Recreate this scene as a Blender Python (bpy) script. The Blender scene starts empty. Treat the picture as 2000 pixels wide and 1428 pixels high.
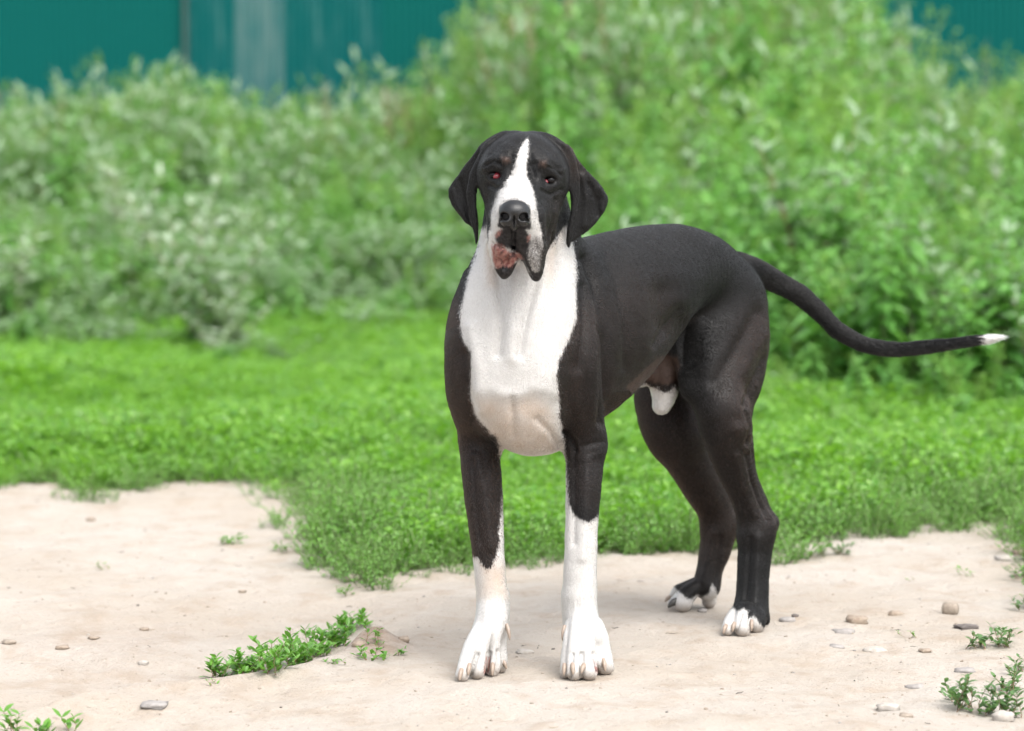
import bpy, math, random
import numpy as np
from mathutils import Vector, Matrix
sc = bpy.context.scene
COL = sc.collection
R = math.radians

# ------------------------------------------------------------------ camera
F_PX = 6000.0                                   # focal length in photo pixels (2000 px wide)
CAM = np.array([0.0, -6.0, 1.05])
PITCH = math.atan((714 - 280) / F_PX)
cam_d = bpy.data.cameras.new('camera')
cam_d.sensor_width = 36.0
cam_d.lens = 36.0 * F_PX / 2000.0
cam_d.clip_start = 0.1
cam_d.clip_end = 2000.0
cam_d.dof.use_dof = True
cam_d.dof.focus_distance = 6.12
cam_d.dof.aperture_fstop = 3.3
cam_d.dof.aperture_blades = 0
cam_o = bpy.data.objects.new('camera', cam_d)
cam_o.location = CAM
cam_o.rotation_euler = (math.pi / 2 - PITCH, 0, 0)
COL.objects.link(cam_o)
sc.camera = cam_o

# ------------------------------------------------------------------ daylight: bright overcast
SUN_EL, SUN_AZ = R(58), R(32)                   # azimuth: to the right of the camera's back
world = bpy.data.worlds.new('World')
sc.world = world
world.use_nodes = True
wn, wl = world.node_tree.nodes, world.node_tree.links
wn.clear()
sky = wn.new('ShaderNodeTexSky')
sky.sky_type = 'NISHITA'
sky.sun_disc = False
sky.sun_elevation = SUN_EL
sky.sun_rotation = math.pi - SUN_AZ
sky.air_density = 1.0
sky.dust_density = 4.0
sky.ozone_density = 1.0
hs = wn.new('ShaderNodeHueSaturation')          # cloud takes most of the blue out
hs.inputs['Saturation'].default_value = 0.28
bg = wn.new('ShaderNodeBackground')
bg.inputs['Strength'].default_value = 0.15
wo = wn.new('ShaderNodeOutputWorld')
wl.new(sky.outputs[0], hs.inputs['Color'])
wl.new(hs.outputs[0], bg.inputs['Color'])
wl.new(bg.outputs[0], wo.inputs['Surface'])

sun_d = bpy.data.lights.new('sun', 'SUN')
sun_d.energy = 0.9
sun_d.angle = R(50)
sun_d.color = (1.0, 0.965, 0.91)
sun_o = bpy.data.objects.new('sun', sun_d)
_s = Vector((math.sin(SUN_AZ) * math.cos(SUN_EL), -math.cos(SUN_AZ) * math.cos(SUN_EL), math.sin(SUN_EL)))
sun_o.rotation_euler = _s.to_track_quat('Z', 'Y').to_euler()
sun_o.location = _s * 30
COL.objects.link(sun_o)

sc.view_settings.view_transform = 'Standard'
sc.view_settings.look = 'None'
sc.view_settings.exposure = 1.50
sc.view_settings.gamma = 1.0
sc.view_settings.use_curve_mapping = False
sc.render.engine = 'CYCLES'
sc.cycles.use_denoising = True
sc.cycles.max_bounces = 8
sc.cycles.transmission_bounces = 4
sc.cycles.transparent_max_bounces = 8

# ------------------------------------------------------------------ measuring helpers
_cp, _sp = math.cos(PITCH), math.sin(PITCH)
RIGHT, FWD, UP = np.array([1.0, 0, 0]), np.array([0, _cp, -_sp]), np.array([0, _sp, _cp])


def ray(px, py):
    return RIGHT * (px - 1000) / F_PX + UP * (714 - py) / F_PX + FWD


def P(px, py, y):
    """the point of the view ray at world depth y"""
    d = ray(px, py)
    return CAM + d * ((y - CAM[1]) / d[1])


def G(px, py, z=0.0):
    """the point of the view ray on the level z"""
    d = ray(px, py)
    return CAM + d * ((z - CAM[2]) / d[2])


def S(y):
    return (y + 6.0) / F_PX


def proj(v):
    q = v - CAM
    f = q @ FWD
    return 1000 + F_PX * (q @ RIGHT) / f, 714 - F_PX * (q @ UP) / f


# ------------------------------------------------------------------ object helpers
def link(name, data, mat=None, parent=None, loc=None, rot=None):
    o = bpy.data.objects.new(name, data)
    COL.objects.link(o)
    if mat is not None and data is not None and len(data.materials) == 0:
        data.materials.append(mat)
    if parent is not None:
        o.parent = parent
    if loc is not None:
        o.location = loc
    if rot is not None:
        o.rotation_euler = rot
    return o


def tag(o, label=None, cat=None, group=None, kind=None):
    if label:
        o['label'] = label
    if cat:
        o['category'] = cat
    if group:
        o['group'] = group
    if kind:
        o['kind'] = kind
    return o


def mesh_np(name, verts, faces, smooth=True):
    """faces: an (n,3) or (n,4) array"""
    verts = np.asarray(verts, np.float32)
    faces = np.asarray(faces, np.int32)
    me = bpy.data.meshes.new(name)
    n, k = faces.shape
    me.vertices.add(len(verts))
    me.vertices.foreach_set('co', verts.ravel())
    me.loops.add(n * k)
    me.loops.foreach_set('vertex_index', faces.ravel())
    me.polygons.add(n)
    me.polygons.foreach_set('loop_start', np.arange(0, n * k, k, dtype=np.int32))
    me.polygons.foreach_set('use_smooth', np.full(n, smooth, dtype=bool))
    me.update(calc_edges=True)
    return me


def fattr(me, name, vals, domain='POINT'):
    a = me.attributes.new(name, 'FLOAT', domain)
    a.data.foreach_set('value', np.asarray(vals, np.float32).ravel())


class NT:
    """short hand for node trees"""
    def __init__(self, mat):
        mat.use_nodes = True
        self.t = mat.node_tree
        self.t.nodes.clear()

    def n(self, typ, **kw):
        nd = self.t.nodes.new(typ)
        for k, v in kw.items():
            setattr(nd, k, v)
        return nd

    def put(self, sock, v):
        if hasattr(v, 'is_linked') or isinstance(v, bpy.types.NodeSocket):
            self.t.links.new(v, sock)
        else:
            sock.default_value = v

    def attr(self, name, typ='GEOMETRY'):
        return self.n('ShaderNodeAttribute', attribute_name=name, attribute_type=typ)

    def noise(self, scale, detail=3, rough=0.5, vec=None, dist=0.0):
        nd = self.n('ShaderNodeTexNoise')
        nd.inputs['Scale'].default_value = scale
        nd.inputs['Detail'].default_value = detail
        nd.inputs['Roughness'].default_value = rough
        nd.inputs['Distortion'].default_value = dist
        if vec is not None:
            self.t.links.new(vec, nd.inputs['Vector'])
        return nd.outputs['Fac']

    def math(self, op, a, b=0.0, c=None, clamp=False):
        nd = self.n('ShaderNodeMath', operation=op, use_clamp=clamp)
        self.put(nd.inputs[0], a)
        self.put(nd.inputs[1], b)
        if c is not None:
            self.put(nd.inputs[2], c)
        return nd.outputs[0]

    def ss(self, x, lo, hi, a=0.0, b=1.0):
        nd = self.n('ShaderNodeMapRange', interpolation_type='SMOOTHSTEP')
        self.put(nd.inputs['Value'], x)
        nd.inputs['From Min'].default_value = lo
        nd.inputs['From Max'].default_value = hi
        nd.inputs['To Min'].default_value = a
        nd.inputs['To Max'].default_value = b
        return nd.outputs['Result']

    def mix(self, fac, a, b, blend='MIX'):
        nd = self.n('ShaderNodeMix', data_type='RGBA', blend_type=blend)
        self.put(nd.inputs[0], fac)
        for s, v in ((nd.inputs[6], a), (nd.inputs[7], b)):
            if isinstance(v, tuple) and len(v) == 3:
                v = v + (1.0,)
            self.put(s, v)
        return nd.outputs[2]

    def map(self, vec, scale=(1, 1, 1), rot=(0, 0, 0)):
        nd = self.n('ShaderNodeMapping')
        self.t.links.new(vec, nd.inputs['Vector'])
        nd.inputs['Scale'].default_value = scale
        nd.inputs['Rotation'].default_value = rot
        return nd.outputs[0]

    def bump(self, h, strength, dist, normal=None):
        nd = self.n('ShaderNodeBump')
        nd.inputs['Strength'].default_value = strength
        nd.inputs['Distance'].default_value = dist
        self.t.links.new(h, nd.inputs['Height'])
        if normal is not None:
            self.t.links.new(normal, nd.inputs['Normal'])
        return nd.outputs[0]

    def pbr(self, **kw):
        nd = self.n('ShaderNodeBsdfPrincipled')
        for k, v in kw.items():
            if isinstance(v, tuple) and len(v) == 3:
                v = v + (1.0,)
            self.put(nd.inputs[k.replace('_', ' ')], v)
        return nd

    def out(self, sh):
        o = self.n('ShaderNodeOutputMaterial')
        self.t.links.new(sh, o.inputs['Surface'])


def plain(name, col, rough=0.6, **kw):
    m = bpy.data.materials.new(name)
    t = NT(m)
    t.out(t.pbr(Base_Color=col, Roughness=rough, **kw).outputs[0])
    return m
# ------------------------------------------------------------------ implicit modelling (for the dog): blended tapered sweeps on a voxel grid
class Field:
    def __init__(self, lo, hi, h):
        self.lo = np.array(lo, float)
        self.h = h
        self.n = np.ceil((np.array(hi) - self.lo) / h).astype(int) + 1
        self.F = np.full(self.n, 1.0, np.float32)
        self.L = np.zeros(self.n, np.uint8)

    def block(self, lo, hi):
        a = np.clip(np.floor((np.asarray(lo) - self.lo) / self.h).astype(int), 0, self.n)
        b = np.clip(np.ceil((np.asarray(hi) - self.lo) / self.h).astype(int) + 1, 0, self.n)
        sl = tuple(slice(i, j) for i, j in zip(a, b))
        X = [(self.lo[i] + self.h * np.arange(a[i], b[i])).astype(np.float32) for i in range(3)]
        return sl, (X[0][:, None, None], X[1][None, :, None], X[2][None, None, :])

    def add(self, sl, D, k, lab):
        F = self.F[sl]
        if F.size == 0:
            return
        Ls = self.L[sl]
        Ls[D < F] = lab
        t = np.maximum(k - np.abs(F - D), 0) / k
        self.F[sl] = np.minimum(F, D) - t * t * (k * 0.25)

    def sub(self, sl, D, k):
        F = self.F[sl]
        if F.size == 0:
            return
        D = -D
        t = np.maximum(k - np.abs(F - D), 0) / k
        self.F[sl] = np.maximum(F, D) + t * t * (k * 0.25)

    def ell(self, c, r, k=0.02, lab=1, rot=None, cut=False):
        c = np.asarray(c, float)
        r = np.asarray(r, float)
        m = r.max() + k + 0.012
        sl, X = self.block(c - m, c + m)
        d = [X[i] - np.float32(c[i]) for i in range(3)]
        if rot is not None:
            M = np.array(Matrix.Rotation(R(rot[2]), 3, 'Z') @ Matrix.Rotation(R(rot[1]), 3, 'Y') @ Matrix.Rotation(R(rot[0]), 3, 'X'))
            q2 = 0
            o2 = d[0] ** 2 + d[1] ** 2 + d[2] ** 2
            for i in range(3):
                w = d[0] * M[0, i] + d[1] * M[1, i] + d[2] * M[2, i]
                q2 = q2 + (w / r[i]) ** 2
        else:
            o2 = d[0] ** 2 + d[1] ** 2 + d[2] ** 2
            q2 = (d[0] / r[0]) ** 2 + (d[1] / r[1]) ** 2 + (d[2] / r[2]) ** 2
        o = np.sqrt(o2)
        q = np.sqrt(q2) + 1e-6
        D = (o - o / q).astype(np.float32)
        D = np.where(o < 1e-5, np.float32(-r.min()), D)
        if cut:
            self.sub(sl, D, k)
        else:
            self.add(sl, D, k, lab)

    def sweep(self, pts, rads, k=0.02, lab=1, side=None, sub=5, cut=False):
        """pts: world points; rads: r or (r_side, r_up) per point; side: fixed side vector for flattened sections"""
        pts = np.asarray(pts, float)
        rads = np.array([(a, a) if np.isscalar(a) else a for a in rads], float)
        A = np.concatenate([pts, rads], 1)
        if len(A) > 2 and sub > 1:
            E = np.vstack([2 * A[0] - A[1], A, 2 * A[-1] - A[-2]])
            out = []
            for i in range(len(A) - 1):
                p0, p1, p2, p3 = E[i:i + 4]
                for t in np.linspace(0, 1, sub, endpoint=False):
                    out.append(0.5 * ((2 * p1) + (-p0 + p2) * t + (2 * p0 - 5 * p1 + 4 * p2 - p3) * t * t + (-p0 + 3 * p1 - 3 * p2 + p3) * t ** 3))
            out.append(A[-1])
            A = np.array(out)
        A[:, 3:] = np.maximum(A[:, 3:], 0.0006)
        m = A[:, 3:].max() + k + 0.012
        lo, hi = A[:, :3].min(0) - m, A[:, :3].max(0) + m
        sl, _ = self.block(lo, hi)
        base = np.array([s.start for s in sl])
        D = np.full([s.stop - s.start for s in sl], 1.0, np.float32)
        for i in range(len(A) - 1):
            a, b = A[i, :3], A[i + 1, :3]
            ra, rb = A[i, 3:], A[i + 1, 3:]
            mm = max(ra.max(), rb.max()) + k + 0.012
            s2, X = self.block(np.minimum(a, b) - mm, np.maximum(a, b) + mm)
            loc = tuple(slice(s.start - o, s.stop - o) for s, o in zip(s2, base))
            ab = b - a
            L2 = float(ab @ ab) + 1e-12
            d = [X[j] - np.float32(a[j]) for j in range(3)]
            t = np.clip((d[0] * ab[0] + d[1] * ab[1] + d[2] * ab[2]) / L2, 0, 1).astype(np.float32)
            w = [d[j] - t * np.float32(ab[j]) for j in range(3)]
            o2 = w[0] ** 2 + w[1] ** 2 + w[2] ** 2
            if side is None:
                rr = np.float32(ra[0]) + t * np.float32(rb[0] - ra[0])
                dd = np.sqrt(o2) - rr
            else:
                T = ab / math.sqrt(L2)
                sd = np.asarray(side, float)
                sd = sd - T * (sd @ T)
                sd /= np.linalg.norm(sd) + 1e-9
                rs = np.float32(ra[0]) + t * np.float32(rb[0] - ra[0])
                ru = np.float32(ra[1]) + t * np.float32(rb[1] - ra[1])
                s = w[0] * sd[0] + w[1] * sd[1] + w[2] * sd[2]
                u2 = np.maximum(o2 - s * s, 0)
                o = np.sqrt(o2)
                q = np.sqrt((s / rs) ** 2 + u2 / ru ** 2) + 1e-6
                dd = o - o / q
                dd = np.where(o < 1e-5, -np.minimum(rs, ru), dd)
            np.minimum(D[loc], dd.astype(np.float32), out=D[loc])
        if cut:
            self.sub(sl, D, k)
        else:
            self.add(sl, D, k, lab)

    def sheet(self, poly, yfun, th, k=0.01, lab=1, round_=0.004):
        """a flap: polygon in the x-z plane, mid depth yfun(x,z), half thickness th"""
        poly = np.asarray(poly, float)
        lo2, hi2 = poly.min(0), poly.max(0)
        xs = np.linspace(lo2[0], hi2[0], 9)
        zs = np.linspace(lo2[1], hi2[1], 9)
        yy = yfun(xs[:, None], zs[None, :])
        m = th + k + 0.015
        sl, X = self.block((lo2[0] - m, yy.min() - m, lo2[1] - m), (hi2[0] + m, yy.max() + m, hi2[1] + m))
        d2 = -poly_sd(X[0][:, 0, :] + 0 * X[2][0], X[2][0] + 0 * X[0][:, 0, :], poly)      # negative inside
        yc = yfun(X[0], X[2])
        a = d2[:, None, :] + round_
        b = np.abs(X[1] - yc) - th + round_
        D = np.sqrt(np.maximum(a, 0) ** 2 + np.maximum(b, 0) ** 2) + np.minimum(np.maximum(a, b), 0) - round_
        self.add(sl, D.astype(np.float32), k, lab)

    def mesh(self, name, smooth=2):
        F = self.F
        S_ = F < 0
        n = np.array(F.shape)
        c = n - 1
        act = None
        any_ = np.zeros(c, bool)
        all_ = np.ones(c, bool)
        for i in (0, 1):
            for j in (0, 1):
                for k in (0, 1):
                    v = S_[i:i + c[0], j:j + c[1], k:k + c[2]]
                    any_ |= v
                    all_ &= v
        act = any_ & ~all_
        ci = np.argwhere(act)
        idx = np.full(c, -1, np.int32)
        idx[act] = np.arange(len(ci))
        acc = np.zeros((len(ci), 3))
        cnt = np.zeros(len(ci))
        cor = [(i, j, k) for i in (0, 1) for j in (0, 1) for k in (0, 1)]
        val = {q: F[ci[:, 0] + q[0], ci[:, 1] + q[1], ci[:, 2] + q[2]] for q in cor}
        for q in cor:
            for ax in range(3):
                if q[ax] == 0:
                    p = list(q)
                    p[ax] = 1
                    p = tuple(p)
                    a, b = val[q], val[p]
                    cr = (a < 0) != (b < 0)
                    t = np.where(cr, a / np.where(cr, a - b, 1), 0)
                    pos = np.tile(np.array(q, float), (len(ci), 1))
                    pos[:, ax] += t
                    acc += pos * cr[:, None]
                    cnt += cr
        V = (ci + acc / cnt[:, None]) * self.h + self.lo
        faces = []
        for ax in range(3):
            o1, o2 = [(1, 2), (2, 0), (0, 1)][ax]
            s0 = [slice(1, c[d]) for d in range(3)]
            s0[ax] = slice(0, c[ax])
            s1 = list(s0)
            s1[ax] = slice(1, c[ax] + 1)
            a, b = S_[tuple(s0)], S_[tuple(s1)]
            e = np.argwhere(a != b)
            flip = a[e[:, 0], e[:, 1], e[:, 2]]
            off = np.array([1, 1, 1])
            off[ax] = 0
            e = e + off
            u1 = np.zeros(3, int)
            u1[o1] = 1
            u2 = np.zeros(3, int)
            u2[o2] = 1
            q = [idx[tuple((e - w).T)] for w in (u1 + u2, u2, 0 * u1, u1)]
            q = np.stack(q, 1)
            q[~flip] = q[~flip][:, ::-1]
            faces.append(q)
        Q = np.concatenate(faces)
        Q = Q[(Q >= 0).all(1)]
        # relax, then pull back on the surface
        ed = np.concatenate([Q[:, [0, 1]], Q[:, [1, 2]], Q[:, [2, 3]], Q[:, [3, 0]]])
        deg = np.bincount(ed.ravel(), minlength=len(V)).astype(float)
        for _ in range(smooth):
            sm = np.zeros_like(V)
            for d in range(3):
                sm[:, d] = np.bincount(ed[:, 0], V[ed[:, 1], d], len(V)) + np.bincount(ed[:, 1], V[ed[:, 0], d], len(V))
            V = 0.4 * V + 0.6 * sm / np.maximum(deg, 1)[:, None]
            f, g = self.sample(V)
            g2 = (g ** 2).sum(1)
            st = np.clip(f / np.maximum(g2, 0.15), -self.h * 0.5, self.h * 0.5)
            V = V - 0.7 * g * st[:, None]
        # keep the largest shells only
        f, g = self.sample(V)
        N = g / (np.linalg.norm(g, axis=1)[:, None] + 1e-9)
        g = np.clip(((V - self.lo) / self.h).round().astype(int), 0, n - 1)
        lab = self.L[g[:, 0], g[:, 1], g[:, 2]]
        return V, Q, N, lab

    def sample(self, V):
        g = (V - self.lo) / self.h
        g = np.clip(g, 0, np.array(self.F.shape) - 1.001)
        i = g.astype(int)
        f = g - i
        c = {}
        for a in (0, 1):
            for b in (0, 1):
                for d in (0, 1):
                    c[a, b, d] = self.F[i[:, 0] + a, i[:, 1] + b, i[:, 2] + d].astype(float)
        x, y, z = f.T
        l = lambda p, q, t: p + (q - p) * t
        x0 = {(b, d): l(c[0, b, d], c[1, b, d], x) for b in (0, 1) for d in (0, 1)}
        v = l(l(x0[0, 0], x0[1, 0], y), l(x0[0, 1], x0[1, 1], y), z)
        gx = {(b, d): c[1, b, d] - c[0, b, d] for b in (0, 1) for d in (0, 1)}
        GX = l(l(gx[0, 0], gx[1, 0], y), l(gx[0, 1], gx[1, 1], y), z)
        GY = l(x0[1, 0] - x0[0, 0], x0[1, 1] - x0[0, 1], z)
        GZ = l(x0[0, 1], x0[1, 1], y) - l(x0[0, 0], x0[1, 0], y)
        return v, np.stack([GX, GY, GZ], 1) / self.h


def poly_sd(x, y, poly):
    """signed distance to a polygon, positive inside"""
    x = np.asarray(x, np.float32)
    y = np.asarray(y, np.float32)
    best = np.full(x.shape, 1e9, np.float32)
    ins = np.zeros(x.shape, bool)
    n = len(poly)
    for i in range(n):
        ax, ay = poly[i]
        bx, by = poly[(i + 1) % n]
        ex, ey = bx - ax, by - ay
        t = np.clip(((x - ax) * ex + (y - ay) * ey) / (ex * ex + ey * ey + 1e-12), 0, 1)
        best = np.minimum(best, (x - ax - t * ex) ** 2 + (y - ay - t * ey) ** 2)
        if ay != by:
            cr = ((ay > y) != (by > y)) & (x < (bx - ax) * (y - ay) / (by - ay) + ax)
            ins ^= cr
    d = np.sqrt(best)
    return np.where(ins, d, -d)
# ------------------------------------------------------------------ terrain
def vnoise(x, y, seed=0):
    """smooth value noise in [-1,1]"""
    xi, yi = np.floor(x).astype(np.int64), np.floor(y).astype(np.int64)
    fx, fy = x - xi, y - yi
    fx, fy = fx * fx * (3 - 2 * fx), fy * fy * (3 - 2 * fy)

    def h(a, b):
        n = (a * 374761393 + b * 668265263 + seed * 1442695) & 0xFFFFFFFF
        n = ((n ^ (n >> 13)) * 1274126177) & 0xFFFFFFFF
        n = n ^ (n >> 16)
        return (n & 0xFFFF) / 32767.5 - 1
    return (h(xi, yi) * (1 - fx) + h(xi + 1, yi) * fx) * (1 - fy) + (h(xi, yi + 1) * (1 - fx) + h(xi + 1, yi + 1) * fx) * fy


def sstep(a, b, x):
    t = np.clip((x - a) / (b - a), 0, 1)
    return t * t * (3 - 2 * t)


FEET = [G(940, 1325)[:2] + (0, .04), G(1147, 1327)[:2] + (0, .04), G(1455, 1240)[:2] + (0, .04), G(1345, 1195)[:2] + (0, .03)]
RUT = [G(*q)[:2] for q in ((-300, 1420), (60, 1385), (240, 1345), (430, 1332), (560, 1312), (660, 1282), (740, 1250), (800, 1232), (860, 1215))]


def height(x, y):
    x = np.asarray(x, float)
    y = np.asarray(y, float)
    ft = np.ones_like(x)
    for f0 in FEET:
        ft = np.minimum(ft, sstep(0.05, 0.16, np.hypot(x - f0[0], y - f0[1])))
    z = ft * (0.012 * vnoise(x * 1.7, y * 1.7, 1) + 0.007 * vnoise(x * 4.3, y * 4.3, 2) + 0.0045 * vnoise(x * 11, y * 11, 3) + 0.0028 * vnoise(x * 27, y * 27, 4))
    # the worn hollow beyond the lip on the left
    d = np.full(x.shape, 9.0)
    sgn = np.ones_like(x)
    for (ax, ay), (bx, by) in zip(RUT[:-1], RUT[1:]):
        ex, ey = bx - ax, by - ay
        t = np.clip(((x - ax) * ex + (y - ay) * ey) / (ex * ex + ey * ey), 0, 1)
        q = np.hypot(x - ax - t * ex, y - ay - t * ey)
        s = np.sign(ex * (y - ay) - ey * (x - ax))
        sgn = np.where(q < d, s, sgn)
        d = np.minimum(d, q)
    s = d * sgn + 0.02 * vnoise(x * 6, y * 6, 9)
    taper = sstep(-0.12, -0.5, x)
    z -= taper * 0.050 * sstep(-0.03, 0.06, s) * np.exp(-np.square(np.maximum(s - 0.05, 0) / 0.55))
    z += taper * 0.010 * np.exp(-np.square((s + 0.03) / 0.06))
    h = G(772, 1246)
    z -= 0.03 * np.exp(-(np.square((x - h[0]) / 0.030) + np.square((y - h[1]) / 0.06)))
    m0 = G(722, 1268)
    z += 0.032 * np.exp(-(np.square((x - m0[0]) / 0.065) + np.square((y - m0[1] - 0.03) / 0.10))) * (1 + 0.25 * vnoise(x * 40, y * 25, 12))
    # grass bed slightly proud of the worn path; the bank at the back
    z += 0.02 * sstep(2.5, 4.0, y + 0.4 * vnoise(x * 2, y * 2, 5))
    z += sstep(7, 19, y) * (0.08 + 0.12 * sstep(-1.0, 2.5, x)) + 0.04 * vnoise(x * 0.6, y * 0.6, 6) * sstep(4, 8, y)
    return z


def GH(px, py):
    """the view ray's point on the terrain"""
    z = 0.0
    for _ in range(24):
        p = G(px, py, z)
        z = 0.5 * z + 0.5 * float(height(p[0], p[1]))
    return np.array([p[0], p[1], z])


EDGE_PX = [(-700, 985), (-300, 975), (0, 968), (60, 962), (110, 985), (170, 998), (240, 992), (270, 972), (330, 962), (400, 960), (455, 962), (480, 985), (520, 990), (530, 1030), (572, 1036), (600, 1060), (570, 1078),
           (572, 1108), (640, 1116), (690, 1128), (700, 1160), (745, 1166), (800, 1138), (850, 1134), (930, 1122), (1000, 1116), (1080, 1112), (1170, 1098), (1250, 1088), (1330, 1082), (1400, 1074), (1470, 1075), (1520, 1104),
           (1556, 1090), (1560, 1062), (1650, 1056), (1760, 1050), (1850, 1036), (1940, 1026), (1975, 1075), (2020, 1100), (2080, 1200), (2200, 1290), (2500, 1300)]
EDGE = [tuple(G(*q)[:2]) for q in EDGE_PX]
GRASS_POLY = EDGE + [(6.0, EDGE[-1][1]), (9.0, 24.0), (-9.0, 24.0), (-6.0, EDGE[0][1])]


def lawn_d(x, y):
    return poly_sd(x, y, GRASS_POLY)


def build_ground():
    xs = np.concatenate([-np.geomspace(250, 2.3, 26)[:-1], np.arange(-2.3, 2.5, 0.0125), np.geomspace(2.5, 250, 26)])
    ys = np.concatenate([-np.geomspace(120, 1.3, 20)[:-1], np.arange(-1.3, 4.2, 0.0125), np.linspace(4.2, 24, 100)[1:], np.geomspace(24, 700, 20)[1:]])
    X, Y = np.meshgrid(xs, ys, indexing='ij')
    Z = height(X, Y)
    V = np.stack([X, Y, Z], -1).reshape(-1, 3)
    ny = len(ys)
    i, j = np.meshgrid(np.arange(len(xs) - 1), np.arange(ny - 1), indexing='ij')
    a = (i * ny + j).ravel()
    Fq = np.stack([a, a + ny, a + ny + 1, a + 1], 1)
    c = V[Fq].mean(1)
    lawn = np.where(np.abs(c[:, 0]) < 6, lawn_d(c[:, 0], c[:, 1]), np.where(c[:, 1] > 1.0, 1, -1)) + 0.05 * vnoise(c[:, 0] * 9, c[:, 1] * 9, 51) + 0.03 * vnoise(c[:, 0] * 31, c[:, 1] * 31, 52) > 0.16
    # dirt
    m = bpy.data.materials.new('dry pale earth')
    t = NT(m)
    co = t.n('ShaderNodeTexCoord').outputs['Object']
    n1 = t.noise(1.6, 4, 0.6, co)
    n2 = t.noise(9, 5, 0.65, t.map(co, (1, 0.8, 1)))
    n3 = t.noise(60, 4, 0.7, co)
    n4 = t.noise(420, 2, 0.6, co)
    c0 = t.mix(t.ss(n1, 0.35, 0.68), (0.334, 0.290, 0.240), (0.366, 0.331, 0.290))
    c0 = t.mix(t.ss(n2, 0.47, 0.72, 0, 0.62), c0, (0.275, 0.215, 0.158))
    c0 = t.mix(t.ss(n3, 0.58, 0.74, 0, 0.8), c0, (0.205, 0.158, 0.120))
    c0 = t.mix(t.ss(n4, 0.62, 0.74, 0, 0.55), c0, (0.135, 0.105, 0.085))
    c0 = t.mix(t.ss(t.noise(26, 3, 0.6, co), 0.60, 0.75, 0, 0.6), c0, (0.365, 0.330, 0.290))
    vor = t.n('ShaderNodeTexVoronoi')
    vor.inputs['Scale'].default_value = 95
    t.t.links.new(co, vor.inputs['Vector'])
    c0 = t.mix(t.math('MULTIPLY', t.attr('turned').outputs['Fac'], t.ss(t.noise(34, 4, 0.65, co), 0.3, 0.62, 0.25, 1.0)), c0, (0.165, 0.098, 0.058))
    hsum = t.math('ADD', t.math('MULTIPLY', n3, 1.0), t.math('MULTIPLY', n4, 0.25))
    nb = t.bump(hsum, 0.8, 0.009)
    nb = t.bump(t.math('ADD', n2, t.math('MULTIPLY', t.ss(vor.outputs['Distance'], 0.0, 0.35), 0.12)), 0.45, 0.02, nb)
    t.out(t.pbr(Base_Color=c0, Roughness=0.95, Normal=nb).outputs[0])
    # soil under the green
    ms = bpy.data.materials.new('soil with moss under the grass')
    t = NT(ms)
    co = t.n('ShaderNodeTexCoord').outputs['Object']
    c1 = t.mix(t.ss(t.noise(14, 4, 0.6, co), 0.35, 0.65), (0.085, 0.075, 0.035), (0.055, 0.085, 0.022))
    t.out(t.pbr(Base_Color=c1, Roughness=0.95, Normal=t.bump(t.noise(80, 4, 0.7, co), 0.6, 0.01)).outputs[0])
    for nm, sel, mat in (('dirt_path', ~lawn, m), ('ground', lawn, ms)):
        q = Fq[sel]
        used, inv = np.unique(q.ravel(), return_inverse=True)
        gm_ = mesh_np(nm, V[used], inv.reshape(-1, 4))
        hb, hl = G(728, 1268), G(330, 1318)
        vx, vy = V[used][:, 0], V[used][:, 1]
        fattr(gm_, 'turned', np.clip(0.75 * np.exp(-(np.square((vx - hb[0]) / 0.085) + np.square((vy - hb[1]) / 0.16)) * 1.2) + 0.30 * np.exp(-(np.square((vx - hl[0]) / 0.20) + np.square((vy - hl[1]) / 0.18)))
                                     + 0.22 * np.exp(-(np.square((vx + 0.85) / 0.25) + np.square((vy - 0.55) / 0.30))), 0, 1))
        o = link(nm, gm_, mat)
        tag(o, kind='structure')


build_ground()


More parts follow.
